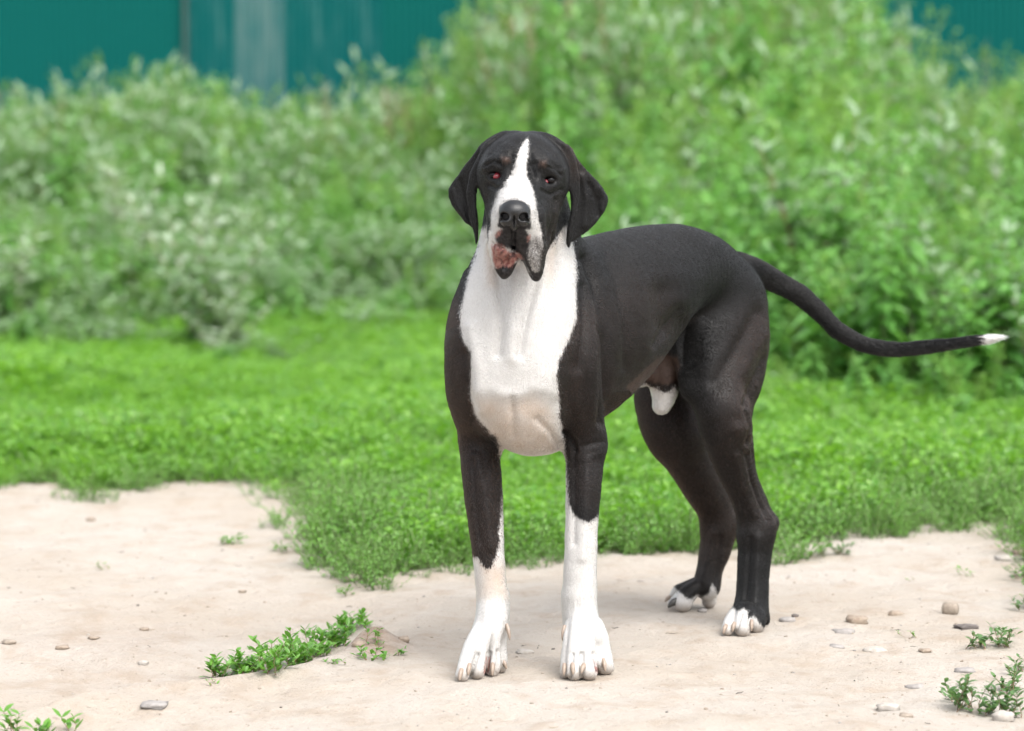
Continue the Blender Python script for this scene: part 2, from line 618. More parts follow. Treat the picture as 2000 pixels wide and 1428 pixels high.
# ------------------------------------------------------------------ the teal fence
def build_fence():
    YF, BASE, TOP = 19.2, 0.0, 3.15
    root = bpy.data.objects.new('fence', None)
    COL.objects.link(root)
    root.location = (0, YF, BASE)
    tag(root, 'tall teal corrugated metal fence behind the weeds with faded sheets', 'fence')
    D = YF + 6
    x0 = (462 - 1000) / F_PX * D
    wd = 95 / F_PX * D
    nr, seg = 7, 6
    xs, dp = [], []
    for k in range(nr):
        for q, e in ((0.0, 0.0), (0.45, 0.0), (0.55, 0.016), (0.95, 0.016)):
            xs.append((k + q) / nr * wd * 1.004)
            dp.append(-e)
    xs.append(wd * 1.004)
    dp.append(0.0)
    vs, fs = [], []
    for iz, z in enumerate((0.1, 1.1, 2.1, TOP)):
        for x, d in zip(xs, dp):
            vs.append((x, d, z))
    n = len(xs)
    for iz in range(3):
        for i in range(n - 1):
            a = iz * n + i
            fs.append((a, a + 1, a + n + 1, a + n))
    base = np.array(vs)
    back = base + np.array([0, 0.002, 0])
    V2 = np.concatenate([base, back])
    f1 = np.array(fs)
    f2 = f1[:, ::-1] + len(base)
    me = mesh_np('fence_panel', V2, np.concatenate([f1, f2]), smooth=False)

    def sheetmat(name, col, fade, fcol):
        m = bpy.data.materials.new(name)
        t = NT(m)
        co = t.n('ShaderNodeTexCoord').outputs['Object']
        st = t.noise(1.0, 3, 0.6, t.map(co, (16, 16, 1.1)))
        bl = t.noise(3.0, 3, 0.6, co)
        c = t.mix(t.ss(t.math('ADD', t.math('MULTIPLY', st, 0.7), t.math('MULTIPLY', bl, 0.3)), 0.62 - fade, 0.80 - fade), col, fcol)
        p = t.pbr(Base_Color=c, Roughness=0.8)
        p.inputs['Specular IOR Level'].default_value = 0.12
        t.out(p.outputs[0])
        return m
    teal = sheetmat('teal painted sheet', (0.0003, 0.092, 0.082), 0.0, (0.001, 0.104, 0.094))
    worn = sheetmat('worn teal sheet', (0.001, 0.088, 0.086), 0.14, (0.035, 0.135, 0.132))
    pale = sheetmat('bleached sheet', (0.03, 0.120, 0.120), 0.22, (0.085, 0.165, 0.160))
    me.materials.append(teal)
    for k in range(-34, 40):
        o = link('fence_panel', me, None, root, (x0 + k * wd, 0.005 * (k % 2), 0.0))
        mt = teal
        if k == 0:
            mt = pale
        elif k in (-1, 1, 2):
            mt = worn
        if mt is not teal:
            o.material_slots[0].link = 'OBJECT'
            o.material_slots[0].material = mt
            o['label'] = 'bleached pale fence sheet' if k == 0 else 'worn streaky fence sheet'
    pm = plain('rusty brown post', (0.035, 0.075, 0.066), 0.8)
    b = 0.016
    pv = np.array([(sx * b, sy * b, z) for z in (-0.1, TOP + 0.1) for sx, sy in ((-1, -1), (1, -1), (1, 1), (-1, 1))])
    pf = [(0, 1, 5, 4), (1, 2, 6, 5), (2, 3, 7, 6), (3, 0, 4, 7), (4, 5, 6, 7), (3, 2, 1, 0)]
    pme = mesh_np('fence_post', pv, pf, False)
    pme.materials.append(pm)
    for k in range(-31, 39, 6):
        link('fence_post', pme, None, root, (x0 + k * wd, -0.055, 0.0))


build_fence()


# ------------------------------------------------------------------ plants
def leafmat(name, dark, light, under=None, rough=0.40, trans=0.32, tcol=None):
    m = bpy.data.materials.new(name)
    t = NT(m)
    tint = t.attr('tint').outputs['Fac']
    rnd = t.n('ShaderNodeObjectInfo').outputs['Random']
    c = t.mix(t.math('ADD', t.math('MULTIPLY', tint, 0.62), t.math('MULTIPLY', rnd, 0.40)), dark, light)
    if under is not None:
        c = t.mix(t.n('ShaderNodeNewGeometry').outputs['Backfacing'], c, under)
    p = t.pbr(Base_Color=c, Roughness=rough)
    p.inputs['Specular IOR Level'].default_value = 0.55
    tr = t.n('ShaderNodeBsdfTranslucent')
    t.put(tr.inputs['Color'], t.mix(0.55, c, tcol or tuple(min(1, a * b) for a, b in zip(light, (1.3, 1.5, 0.7)))))
    mx = t.n('ShaderNodeMixShader')
    mx.inputs[0].default_value = trans
    t.t.links.new(p.outputs[0], mx.inputs[1])
    t.t.links.new(tr.outputs[0], mx.inputs[2])
    t.out(mx.outputs[0])
    return m


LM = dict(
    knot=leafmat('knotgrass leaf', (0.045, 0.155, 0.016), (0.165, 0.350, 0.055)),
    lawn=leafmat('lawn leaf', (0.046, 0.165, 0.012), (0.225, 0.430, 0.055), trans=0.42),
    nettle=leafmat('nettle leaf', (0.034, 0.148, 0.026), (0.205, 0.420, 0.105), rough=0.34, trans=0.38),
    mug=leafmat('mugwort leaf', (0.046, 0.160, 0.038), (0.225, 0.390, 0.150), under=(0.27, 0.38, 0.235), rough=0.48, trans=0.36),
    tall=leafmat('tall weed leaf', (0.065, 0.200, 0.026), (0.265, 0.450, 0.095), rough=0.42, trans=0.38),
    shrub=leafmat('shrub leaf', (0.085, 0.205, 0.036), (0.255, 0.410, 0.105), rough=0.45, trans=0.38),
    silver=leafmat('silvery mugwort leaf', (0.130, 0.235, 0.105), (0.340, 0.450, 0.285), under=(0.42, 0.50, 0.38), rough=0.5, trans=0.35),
    stem=plain('green stem', (0.12, 0.17, 0.06), 0.6),
    red=plain('brownish stem', (0.19, 0.12, 0.07), 0.7),
    plume=leafmat('pinkish seed plume', (0.34, 0.22, 0.17), (0.48, 0.37, 0.29)),
)


class Leafer:
    """collects leaves and stems"""
    def __init__(self, seed):
        self.r = random.Random(seed)
        self.v, self.f, self.t = [], [], []
        self.sv, self.sf = [], []

    def leaf(self, p, d, ln, w, fold=0.25, droop=0.3, tint=None, shape=0.42):
        r = self.r
        d = Vector(d).normalized()
        sd = d.cross(Vector((0, 0, 1)))
        if sd.length < 1e-3:
            sd = Vector((1, 0, 0))
        sd.normalize()
        up = sd.cross(d)
        sd = (sd + up * r.uniform(-0.5, 0.5)).normalized()
        up = sd.cross(d)
        p = Vector(p)
        m = p + d * (ln * shape)
        tip = p + d * ln - Vector((0, 0, ln * droop))
        k = len(self.v)
        self.v += [p, m + sd * (w / 2) + up * (w * fold), m - sd * (w / 2) + up * (w * fold), m, tip]
        self.f += [(k, k + 3, k + 1), (k, k + 2, k + 3), (k + 3, k + 4, k + 1), (k + 3, k + 2, k + 4)]
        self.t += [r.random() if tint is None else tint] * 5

    def stem(self, pts, r0, r1):
        n = 3
        k0 = len(self.sv)
        for i, p in enumerate(pts):
            p = Vector(p)
            rr = r0 + (r1 - r0) * i / (len(pts) - 1)
            for j in range(n):
                a = 2 * math.pi * j / n
                self.sv.append(p + Vector((math.cos(a) * rr, math.sin(a) * rr, 0)))
            if i:
                b = k0 + (i - 1) * n
                for j in range(n):
                    q = (b + j, b + (j + 1) % n, b + n + (j + 1) % n, b + n + j)
                    self.sf += [(q[0], q[1], q[2]), (q[0], q[2], q[3])]

    def meshes(self, name):
        fo = mesh_np(name + '_leaves', [tuple(q) for q in self.v], self.f, False)
        fattr(fo, 'tint', self.t)
        st = mesh_np(name + '_stem', [tuple(q) for q in self.sv], self.sf, True) if self.sv else None
        return fo, st

    def joined(self, name, lm, sm):
        n = len(self.v)
        v = [tuple(q) for q in self.v + self.sv]
        f = list(self.f) + [tuple(i + n for i in q) for q in self.sf]
        me = mesh_np(name, v, f, False)
        fattr(me, 'tint', list(self.t) + [0.5] * len(self.sv))
        me.materials.append(lm)
        me.materials.append(sm)
        mi = np.zeros(len(f), np.int32)
        mi[len(self.f):] = 1
        me.polygons.foreach_set('material_index', mi)
        return me


def knot_clump(seed, hgt=0.07, n=7, spread=0.055, ll=0.016, lw=0.006):
    L = Leafer(seed)
    r = L.r
    for _ in range(n):
        a = r.uniform(0, 2 * math.pi)
        ln = hgt * r.uniform(0.6, 1.3)
        lean = r.uniform(0.15, 1.1)
        b = Vector((math.cos(a) * r.uniform(0, spread * 0.5), math.sin(a) * r.uniform(0, spread * 0.5), -0.004))
        pts = []
        for i in range(5):
            s = i / 4
            pts.append(b + Vector((math.cos(a) * math.sin(lean * s) * ln, math.sin(a) * math.sin(lean * s) * ln, s * ln * math.cos(lean * s * 0.75))))
        L.stem(pts, 0.0011, 0.0006)
        m = max(5, int(ln / 0.0075))
        for i in range(m):
            s = (i + 0.7) / m
            q = min(int(s * 4), 3)
            p = pts[q].lerp(pts[q + 1], s * 4 - q)
            an = a + i * 2.4 + r.uniform(-0.5, 0.5)
            el = r.uniform(0.25, 1.0)
            sz = r.uniform(0.75, 1.25) * (1.05 - 0.35 * s)
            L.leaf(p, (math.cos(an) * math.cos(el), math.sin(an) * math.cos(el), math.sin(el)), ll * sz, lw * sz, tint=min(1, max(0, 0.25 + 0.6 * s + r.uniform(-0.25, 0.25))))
    return L


def lawn_clump(seed, hgt=0.11):
    L = Leafer(seed)
    r = L.r
    for _ in range(20):
        a = r.uniform(0, 2 * math.pi)
        ln = hgt * r.uniform(0.5, 1.25)
        el = r.uniform(0.7, 1.45)
        b = (r.uniform(-0.05, 0.05), r.uniform(-0.05, 0.05), -0.004)
        L.leaf(b, (math.cos(a) * math.cos(el), math.sin(a) * math.cos(el), math.sin(el)), ln, r.uniform(0.005, 0.009), droop=r.uniform(0, 0.3), shape=0.5)
    for _ in range(34):
        a = r.uniform(0, 2 * math.pi)
        rr = 0.055 * math.sqrt(r.random())
        z = hgt * r.uniform(0.25, 0.85)
        p = (math.cos(a) * rr, math.sin(a) * rr, z)
        el = r.uniform(-0.1, 0.9)
        a2 = r.uniform(0, 2 * math.pi)
        s = r.uniform(0.018, 0.034)
        L.leaf(p, (math.cos(a2) * math.cos(el), math.sin(a2) * math.cos(el), math.sin(el)), s, s * 0.6, droop=0.15)
    return L


def nettle(seed, h=1.0):
    L = Leafer(seed)
    r = L.r
    for k in range(r.randint(2, 3)):
        a0 = r.uniform(0, 6.28)
        lx, ly = math.cos(a0) * r.uniform(0, 0.16) * h, math.sin(a0) * r.uniform(0, 0.16) * h
        hh = h * r.uniform(0.78, 1.0)
        bx, by = r.uniform(-0.05, 0.05), r.uniform(-0.05, 0.05)
        pts = [Vector((bx + lx * s * s, by + ly * s * s, hh * s)) for s in (0, 0.25, 0.5, 0.75, 1.0)]
        L.stem(pts, 0.006, 0.002)
        n = int(15 * hh) + 5
        for i in range(n):
            s = 0.08 + 0.92 * i / (n - 1)
            q = min(int(s * 4), 3)
            p = pts[q].lerp(pts[q + 1], s * 4 - q)
            for o in (0, math.pi):
                an = i * 1.57 + o + r.uniform(-0.3, 0.3)
                el = r.uniform(-0.35, 0.35) + 0.5 * max(0, s - 0.75) * 4
                sz = r.uniform(0.09, 0.165) * (1 - 0.5 * max(0, s - 0.6) / 0.4)
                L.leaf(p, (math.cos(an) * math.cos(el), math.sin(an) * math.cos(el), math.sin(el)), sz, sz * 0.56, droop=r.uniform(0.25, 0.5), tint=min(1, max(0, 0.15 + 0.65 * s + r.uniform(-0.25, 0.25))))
    return L


def mugwort(seed, h=1.0):
    L = Leafer(seed)
    r = L.r
    for k in range(r.randint(4, 6)):
        a0 = r.uniform(0, 6.28)
        le = r.uniform(0.05, 0.38) * h
        hh = h * r.uniform(0.65, 1.0)
        pts = [Vector((math.cos(a0) * le * s ** 1.5, math.sin(a0) * le * s ** 1.5, hh * s)) for s in (0, 0.25, 0.5, 0.75, 1.0)]
        L.stem(pts, 0.005, 0.0015)
        n = int(20 * hh) + 5
        for i in range(n):
            s = 0.03 + 0.97 * (i / (n - 1)) ** 1.15
            q = min(int(s * 4), 3)
            p = pts[q].lerp(pts[q + 1], s * 4 - q)
            an = i * 2.4 + r.uniform(-0.4, 0.4)
            for j in range(4):
                a2 = an + r.uniform(-0.7, 0.7)
                el = r.uniform(0.2, 1.15)
                sz = r.uniform(0.07, 0.15) * (1 - 0.3 * s)
                L.leaf(p, (math.cos(a2) * math.cos(el), math.sin(a2) * math.cos(el), math.sin(el)), sz, sz * 0.30, droop=r.uniform(-0.05, 0.15), tint=min(1, max(0, 0.1 + 0.75 * s + r.uniform(-0.3, 0.3))))
    return L


def tallweed(seed, h=1.0, plume=False):
    L = Leafer(seed)
    r = L.r
    for k in range(r.randint(2, 4)):
        a0 = r.uniform(0, 6.28)
        le = r.uniform(0.0, 0.2) * h
        hh = h * r.uniform(0.75, 1.0)
        pts = [Vector((math.cos(a0) * le * s * s, math.sin(a0) * le * s * s, hh * s)) for s in (0, 0.25, 0.5, 0.75, 1.0)]
        L.stem(pts, 0.006, 0.002)
        n = int(36 * hh)
        for i in range(n):
            s = 0.06 + 0.94 * i / (n - 1)
            q = min(int(s * 4), 3)
            p = pts[q].lerp(pts[q + 1], s * 4 - q)
            for j in range(2):
                an = i * 2.4 + j * 3.1 + r.uniform(-0.4, 0.4)
                el = r.uniform(0.1, 0.9)
                sz = r.uniform(0.08, 0.15) * (1 - 0.5 * s)
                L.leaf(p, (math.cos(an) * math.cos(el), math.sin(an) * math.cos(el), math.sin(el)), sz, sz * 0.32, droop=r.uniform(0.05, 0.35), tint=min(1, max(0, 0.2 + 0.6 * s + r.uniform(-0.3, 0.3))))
    return L


def shrub(seed, h=1.0):
    L = Leafer(seed)
    r = L.r
    for k in range(9):
        a0 = r.uniform(0, 6.28)
        le = r.uniform(0.05, 0.42) * h
        hh = h * r.uniform(0.55, 1.0)
        pts = [Vector((math.cos(a0) * le * s ** 1.3, math.sin(a0) * le * s ** 1.3, hh * s)) for s in (0, 0.25, 0.5, 0.75, 1.0)]
        L.stem(pts, 0.009, 0.002)
        for i in range(60):
            s = 0.2 + 0.8 * i / 59
            q = min(int(s * 4), 3)
            p = pts[q].lerp(pts[q + 1], s * 4 - q)
            an = r.uniform(0, 6.28)
            rr = 0.10 * h * (1.1 - s) * r.random()
            p = p + Vector((math.cos(an) * rr, math.sin(an) * rr, r.uniform(-0.02, 0.02)))
            el = r.uniform(-0.1, 1.1)
            sz = r.uniform(0.035, 0.065)
            L.leaf(p, (math.cos(an) * math.cos(el), math.sin(an) * math.cos(el), math.sin(el)), sz, sz * 0.36, droop=0.2, tint=min(1, max(0, 0.1 + 0.6 * s + r.uniform(-0.3, 0.4))))
    return L


def plume(seed, h=1.0):
    L = Leafer(seed)
    r = L.r
    for k in range(4):
        a0 = r.uniform(0, 6.28)
        le = r.uniform(0.02, 0.22) * h
        hh = h * r.uniform(0.8, 1.0)
        pts = [Vector((math.cos(a0) * le * s * s, math.sin(a0) * le * s * s, hh * s)) for s in (0, 0.25, 0.5, 0.75, 1.0)]
        L.stem(pts, 0.003, 0.0012)
        for i in range(46):
            s = 0.74 + 0.26 * i / 45
            p = pts[3].lerp(pts[4], s * 4 - 3)
            an = r.uniform(0, 6.28)
            el = r.uniform(0.5, 1.3)
            L.leaf(p, (math.cos(an) * math.cos(el), math.sin(an) * math.cos(el), math.sin(el)), r.uniform(0.03, 0.07) * (1.3 - s), 0.008, droop=0.1)
    return L


def scatter(name, meshes, pts, rot, scl, idx, label=None, cat=None):
    """one 'stuff' object: instances of the meshes on points"""
    lib = bpy.data.collections.new(name + '_kinds')
    for i, me in enumerate(meshes):
        o = bpy.data.objects.new('%s_kind_%02d' % (name, i), me)
        lib.objects.link(o)
    pts = np.asarray(pts, np.float32)
    me = bpy.data.meshes.new(name)
    me.vertices.add(len(pts))
    me.vertices.foreach_set('co', pts.ravel())
    a = me.attributes.new('turn', 'FLOAT_VECTOR', 'POINT')
    a.data.foreach_set('vector', np.asarray(rot, np.float32).ravel())
    a = me.attributes.new('size', 'FLOAT_VECTOR', 'POINT')
    scl = np.asarray(scl, np.float32)
    if scl.ndim == 1:
        scl = np.repeat(scl[:, None], 3, 1)
    a.data.foreach_set('vector', scl.ravel())
    a = me.attributes.new('which', 'INT', 'POINT')
    a.data.foreach_set('value', np.asarray(idx, np.int32))
    ng = bpy.data.node_groups.new(name, 'GeometryNodeTree')
    ng.interface.new_socket('Geometry', in_out='INPUT', socket_type='NodeSocketGeometry')
    ng.interface.new_socket('Geometry', in_out='OUTPUT', socket_type='NodeSocketGeometry')
    N_, K = ng.nodes, ng.links
    gi, go = N_.new('NodeGroupInput'), N_.new('NodeGroupOutput')
    ci = N_.new('GeometryNodeCollectionInfo')
    ci.inputs['Collection'].default_value = lib
    ci.inputs['Separate Children'].default_value = True
    ci.inputs['Reset Children'].default_value = True
    ip = N_.new('GeometryNodeInstanceOnPoints')
    ip.inputs['Pick Instance'].default_value = True

    def na(nm, dt):
        q = N_.new('GeometryNodeInputNamedAttribute')
        q.data_type = dt
        q.inputs['Name'].default_value = nm
        return [s for s in q.outputs if s.enabled and s.name == 'Attribute'][0]
    e2r = N_.new('FunctionNodeEulerToRotation')
    K.new(na('turn', 'FLOAT_VECTOR'), e2r.inputs[0])
    K.new(gi.outputs[0], ip.inputs['Points'])
    K.new(ci.outputs[0], ip.inputs['Instance'])
    K.new(na('which', 'INT'), ip.inputs['Instance Index'])
    K.new(e2r.outputs[0], ip.inputs['Rotation'])
    K.new(na('size', 'FLOAT_VECTOR'), ip.inputs['Scale'])
    K.new(ip.outputs[0], go.inputs[0])
    o = link(name, me)
    md = o.modifiers.new('scatter', 'NODES')
    md.node_group = ng
    tag(o, label, cat, kind='stuff')
    return o


RNG = np.random.default_rng(11)


def rot3(n, tilt):
    return np.stack([RNG.normal(0, tilt, n), RNG.normal(0, tilt, n), RNG.uniform(0, 6.283, n)], 1)


def build_lawn():
    kn = [knot_clump(100 + i, hgt=0.055 + 0.01 * (i % 3)).joined('knotgrass_tuft', LM['knot'], LM['stem']) for i in range(6)]
    lw = [lawn_clump(200 + i).joined('lawn_tuft', LM['lawn'], LM['stem']) for i in range(6)]
    P_, S_, I_, R_ = [], [], [], []

    def zone(y0, y1, hw, dens, knot_share, size):
        n = int((y1 - y0) * 2 * hw * dens)
        x = RNG.uniform(-hw, hw, n)
        y = RNG.uniform(y0, y1, n)
        d = lawn_d(x, y) + 0.055 * vnoise(x * 9, y * 9, 51) + 0.03 * vnoise(x * 31, y * 31, 52)
        thin = 0.5 + 0.5 * vnoise(x * 5, y * 5, 21)
        keep = (d > 0.0) & ((d > 0.10) | (RNG.random(n) < 0.35 + 0.6 * thin))
        keep &= ~((x < -0.55) & (d < 0.40) & (RNG.random(n) < 0.55 * (1 - d / 0.55)))
        x, y, d = x[keep], y[keep], d[keep]
        n = len(x)
        ks = np.clip(knot_share + 0.35 * vnoise(x * 1.3, y * 1.3, 22) + 0.8 * np.clip(1 - d / 0.5, 0, 1), 0, 1)
        isk = RNG.random(n) < ks
        idx = np.where(isk, RNG.integers(0, 6, n), 6 + RNG.integers(0, 6, n))
        s = size * RNG.uniform(0.7, 1.3, n) * (0.62 + 0.38 * sstep(0, 0.10, d)) * (1 + 0.45 * np.exp(-np.square((d - 0.12) / 0.12)) * np.clip(0.35 + 0.6 * vnoise(x * 1.1, y * 1.1, 25), 0, 1)) * (0.85 + 0.35 * vnoise(x * 0.9, y * 0.9, 23))
        s *= np.where(x < -0.5, 0.62 + 0.38 * sstep(0.05, 0.7, d), 1.0)
        s *= np.where(isk, 1.3, 0.9)
        P_.append(np.stack([x, y, height(x, y)], 1))
        S_.append(np.stack([s, s, s * (1.0 if size < 1.2 else 0.78 if size < 1.5 else 0.55)], 1))
        I_.append(idx)
        R_.append(rot3(n, 0.12))
    zone(0.0, 3.0, 2.7, 720, 0.55, 1.12)
    zone(3.0, 5.0, 3.2, 470, 0.30, 1.35)
    zone(5.0, 8.5, 3.9, 250, 0.20, 1.8)
    zone(8.5, 14.5, 5.0, 120, 0.10, 2.1)
    scatter('lawn', kn + lw, np.concatenate(P_), np.concatenate(R_), np.concatenate(S_), np.concatenate(I_), 'bright green low grass and knotgrass covering the ground beyond the path', 'grass')


build_lawn()


# ---- the thicket: the mass nobody could count, and in front of it the plants one can tell apart
def front_y(x):
    return np.interp(x, [-6, -2.9, -1.9, -1.15, -0.85, -0.2, 0.35, 0.9, 1.5, 2.0, 3.0, 6], [9.6, 9.6, 10.9, 11.2, 12.2, 11.0, 8.2, 7.2, 6.1, 5.8, 5.8, 5.8])


def top_z(px):
    """height in the photo (px) of the skyline of weeds -> row at the fence"""
    return np.interp(px, [-600, 0, 60, 150, 200, 250, 320, 420, 520, 600, 660, 760, 860, 920, 980, 1100, 1500, 1640, 1740, 1790, 1850, 1900, 1960, 2010, 2600],
                     [165, 160, 150, 138, 108, 125, 118, 150, 175, 180, 130, 110, 95, 60, -60, -160, -200, -100, -40, 100, 200, 150, 100, 100, 100])


KIN = dict(
    nettle=[nettle(300 + i) for i in range(6)],
    mugwort=[mugwort(330 + i) for i in range(6)],
    tallweed=[tallweed(360 + i) for i in range(5)],
    shrub=[shrub(390 + i) for i in range(4)],
    plume=[plume(420 + i) for i in range(3)],
)
SILVER = dict(silver=[mugwort(700 + i) for i in range(3)])
LEAFM = dict(silver='silver', nettle='nettle', mugwort='mug', tallweed='tall', shrub='shrub', plume='plume')


def build_thicket():
    kinds, off, meshes = list(KIN), {}, []
    for k in kinds:
        off[k] = len(meshes)
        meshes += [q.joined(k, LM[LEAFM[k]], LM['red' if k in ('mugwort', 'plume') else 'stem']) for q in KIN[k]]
    n = 2700
    x = RNG.uniform(-5.2, 5.6, n)
    t = RNG.random(n) ** 1.25
    fy = front_y(x) + 0.25 * vnoise(x * 2.2, x * 0, 31)
    y = fy + t * (18.7 - fy)
    z = height(x, y)
    D = y + 6
    px = 1000 + F_PX * x / D
    # how tall the plant may be: rows rise from the front edge to the skyline
    py_top = top_z(px)
    zt = 1.05 - (py_top - 280) / F_PX * D
    hmax = zt - z
    front = 0.52 + 0.16 * vnoise(x * 1.6, y * 1.6, 33) + 0.34 * sstep(0.2, 1.3, x)
    u = sstep(0.0, 0.85, t)
    h = front * (1 - u) + np.minimum(hmax, 2.6) * u
    h *= RNG.uniform(0.62, 1.06, n) * (1 + 0.20 * vnoise(x * 1.6, y * 1.6, 35))
    h = np.clip(h, 0.25, 2.7)
    h = np.minimum(h, np.maximum(hmax, 0.3))
    w_m = np.clip(0.28 - 0.16 * x + 1.1 * vnoise(x * 1.9, y * 1.2, 36), 0.02, 0.9)
    r = RNG.random(n)
    w_s = np.clip((t - 0.45) * 1.2, 0, 0.5)
    r2 = RNG.random(n)
    kind = np.where(r < w_m, 1, np.where(r2 < w_s, 3, np.where(RNG.random(n) < 0.22 + 0.3 * t, 2, 0)))
    kind = np.where((RNG.random(n) < 0.05) & (t > 0.55), 4, kind)
    # stragglers that thin out into the lawn
    ns = 420
    xs = RNG.uniform(-4.5, 4.5, ns)
    ys = front_y(xs) - RNG.exponential(0.7, ns)
    hs = RNG.uniform(0.14, 0.40, ns) * np.exp(-(front_y(xs) - ys) * 0.25)
    ok = lawn_d(xs, ys) > 1.2
    xs, ys, hs = xs[ok], ys[ok], hs[ok]
    ns = len(xs)
    x, y, h = np.concatenate([x, xs]), np.concatenate([y, ys]), np.concatenate([h, hs])
    z = np.concatenate([z, height(xs, ys)])
    kind = np.concatenate([kind, np.where(RNG.random(ns) < np.clip(0.35 - 0.2 * xs, 0.05, 0.7), 1, np.where(RNG.random(ns) < 0.5, 0, 2))])
    n = n + ns
    idx = np.zeros(n, int)
    for ki, k in enumerate(kinds):
        mk = kind == ki
        idx[mk] = off[k] + RNG.integers(0, len(KIN[k]), mk.sum())
    wide = np.where(h < 0.4, 0.6, np.clip(h, 0.9, 1.35)) * RNG.uniform(0.85, 1.2, n)
    scl = np.stack([wide, wide, h], 1)
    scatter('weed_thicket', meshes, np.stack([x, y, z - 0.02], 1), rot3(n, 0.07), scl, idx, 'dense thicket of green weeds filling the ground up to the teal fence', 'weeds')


build_thicket()

PART = {}


def plant(kind, var, px, py, h, label, cat='weed', group=None, y=None, wide=None):
    key = (kind, var)
    if key not in PART:
        fo, st = (SILVER if kind == 'silver' else KIN)[kind][var].meshes(kind)
        fo.materials.append(LM[LEAFM[kind]])
        st.materials.append(LM['red' if kind in ('mugwort', 'plume', 'silver') else 'stem'])
        PART[key] = (fo, st)
    fo, st = PART[key]
    nm = {'nettle': 'nettle_plant', 'mugwort': 'mugwort_bush', 'silver': 'mugwort_bush', 'tallweed': 'tall_weed', 'shrub': 'shrub', 'plume': 'seeding_grass'}[kind]
    r = bpy.data.objects.new(nm, None)
    COL.objects.link(r)
    p = GH(px, py)
    if y is not None:
        p = P(px, 300, y)
        p[2] = float(height(p[0], p[1]))
    r.location = p - np.array([0, 0, 0.02])
    w = wide or min(max(h, 0.5), 1.2)
    r.scale = (w, w, h)
    r.rotation_euler = (0, 0, RNG.uniform(0, 6.28))
    tag(r, label, cat, group or 'weeds standing out from the thicket')
    link('foliage', fo, None, r)
    link('stem', st, None, r)
    return r


plant('silver', 0, 425, 692, 0.80, 'silvery grey-green mugwort bush standing alone on the lawn', 'bush', wide=1.3)
plant('silver', 1, 462, 697, 0.34, 'low pale shoots at the foot of the lone mugwort bush, on its sunny side', 'weed', wide=0.8)
plant('silver', 2, 418, 703, 0.26, 'short pale mugwort sprouting right in front of the lone bush', 'weed', wide=0.7)
plant('mugwort', 1, 385, 694, 0.60, 'leafy weed at the foot of the lone mugwort bush, on its shaded side', 'bush', wide=1.0)
plant('silver', 1, 20, 672, 0.62, 'dark grey-green mugwort clump at the edge of the lawn, leftmost in the photo', 'bush', wide=1.2)
plant('silver', 1, 250, 560, 1.0, 'tall pale mugwort with silver tops behind the lone bush', 'bush', y=11.5, wide=1.2)
plant('silver', 2, 360, 560, 0.95, 'mugwort with long silver shoots leaning over the lone bush', 'bush', y=10.8, wide=1.2)
plant('tallweed', 0, 160, 655, 0.42, 'thin upright green weed between the two mugwort clumps by the lawn', 'weed', wide=0.5)
plant('nettle', 0, 820, 590, 0.30, 'low yellow-green weed on the lawn left of the dog’s neck', 'weed', wide=0.7)
plant('nettle', 1, 1850, 775, 0.55, 'broad-leaved nettle at the thicket edge under the tail tip', 'weed', wide=1.4)
plant('nettle', 2, 1950, 800, 0.60, 'big-leaved nettle at the right edge, nearest of the thicket', 'weed', wide=1.3)
plant('nettle', 3, 1720, 742, 0.52, 'broad-leaved nettle below the middle of the tail', 'weed', wide=1.1)
plant('nettle', 4, 1590, 722, 0.45, 'low weed below the tail, just behind the hindquarters', 'weed', wide=1.0)
plant('silver', 0, 1985, 640, 1.02, 'mugwort with white feathery tips at the right edge of the thicket', 'bush', y=9.5, wide=1.2)
plant('tallweed', 1, 1820, 300, 1.35, 'tall leafy weed standing in front of the gap that shows the fence', 'weed', y=16.5, wide=0.9)
plant('tallweed', 2, 1905, 300, 1.55, 'slim tall weed with a yellow-green tip against the teal fence', 'weed', y=17.5, wide=0.6)
plant('tallweed', 3, 1960, 300, 1.62, 'tall pointed weed against the fence, rightmost in the photo', 'weed', y=17.6, wide=0.6)
plant('plume', 0, 1915, 300, 1.75, 'dark thin dry stalk rising above the weeds before the fence', 'weed', y=17.0, wide=0.35)
for i, (px, hh) in enumerate(((205, 1.52), (258, 1.50), (318, 1.58))):
    plant('tallweed', (i + 1) % 5, px, 300, hh, ('broad leafy weed top, first from the left of three against the plain teal fence', 'narrow weed spire, middle of three against the plain teal fence',
                                               'yellowish weed spire next to the worn fence sheets')[i], 'weed', y=17.6, wide=0.75)
plant('plume', 1, 845, 300, 1.72, 'pinkish dry seed stalks in front of the fence left of the tall bushes', 'weed', y=17.4, wide=0.6)
plant('plume', 2, 640, 300, 1.45, 'reddish dry stalks at the foot of the worn fence sheets', 'weed', y=17.8, wide=0.9)
# ------------------------------------------------------------------ the dog
def PP(pts):
    """(px, py, y, r | (rs, ru)) with radii in photo pixels -> world points and radii in metres"""
    ps, rs = [], []
    for px, py, y, r in pts:
        ps.append(P(px, py, y))
        s = S(y)
        rs.append(r * s if np.isscalar(r) else (r[0] * s, r[1] * s))
    return ps, rs


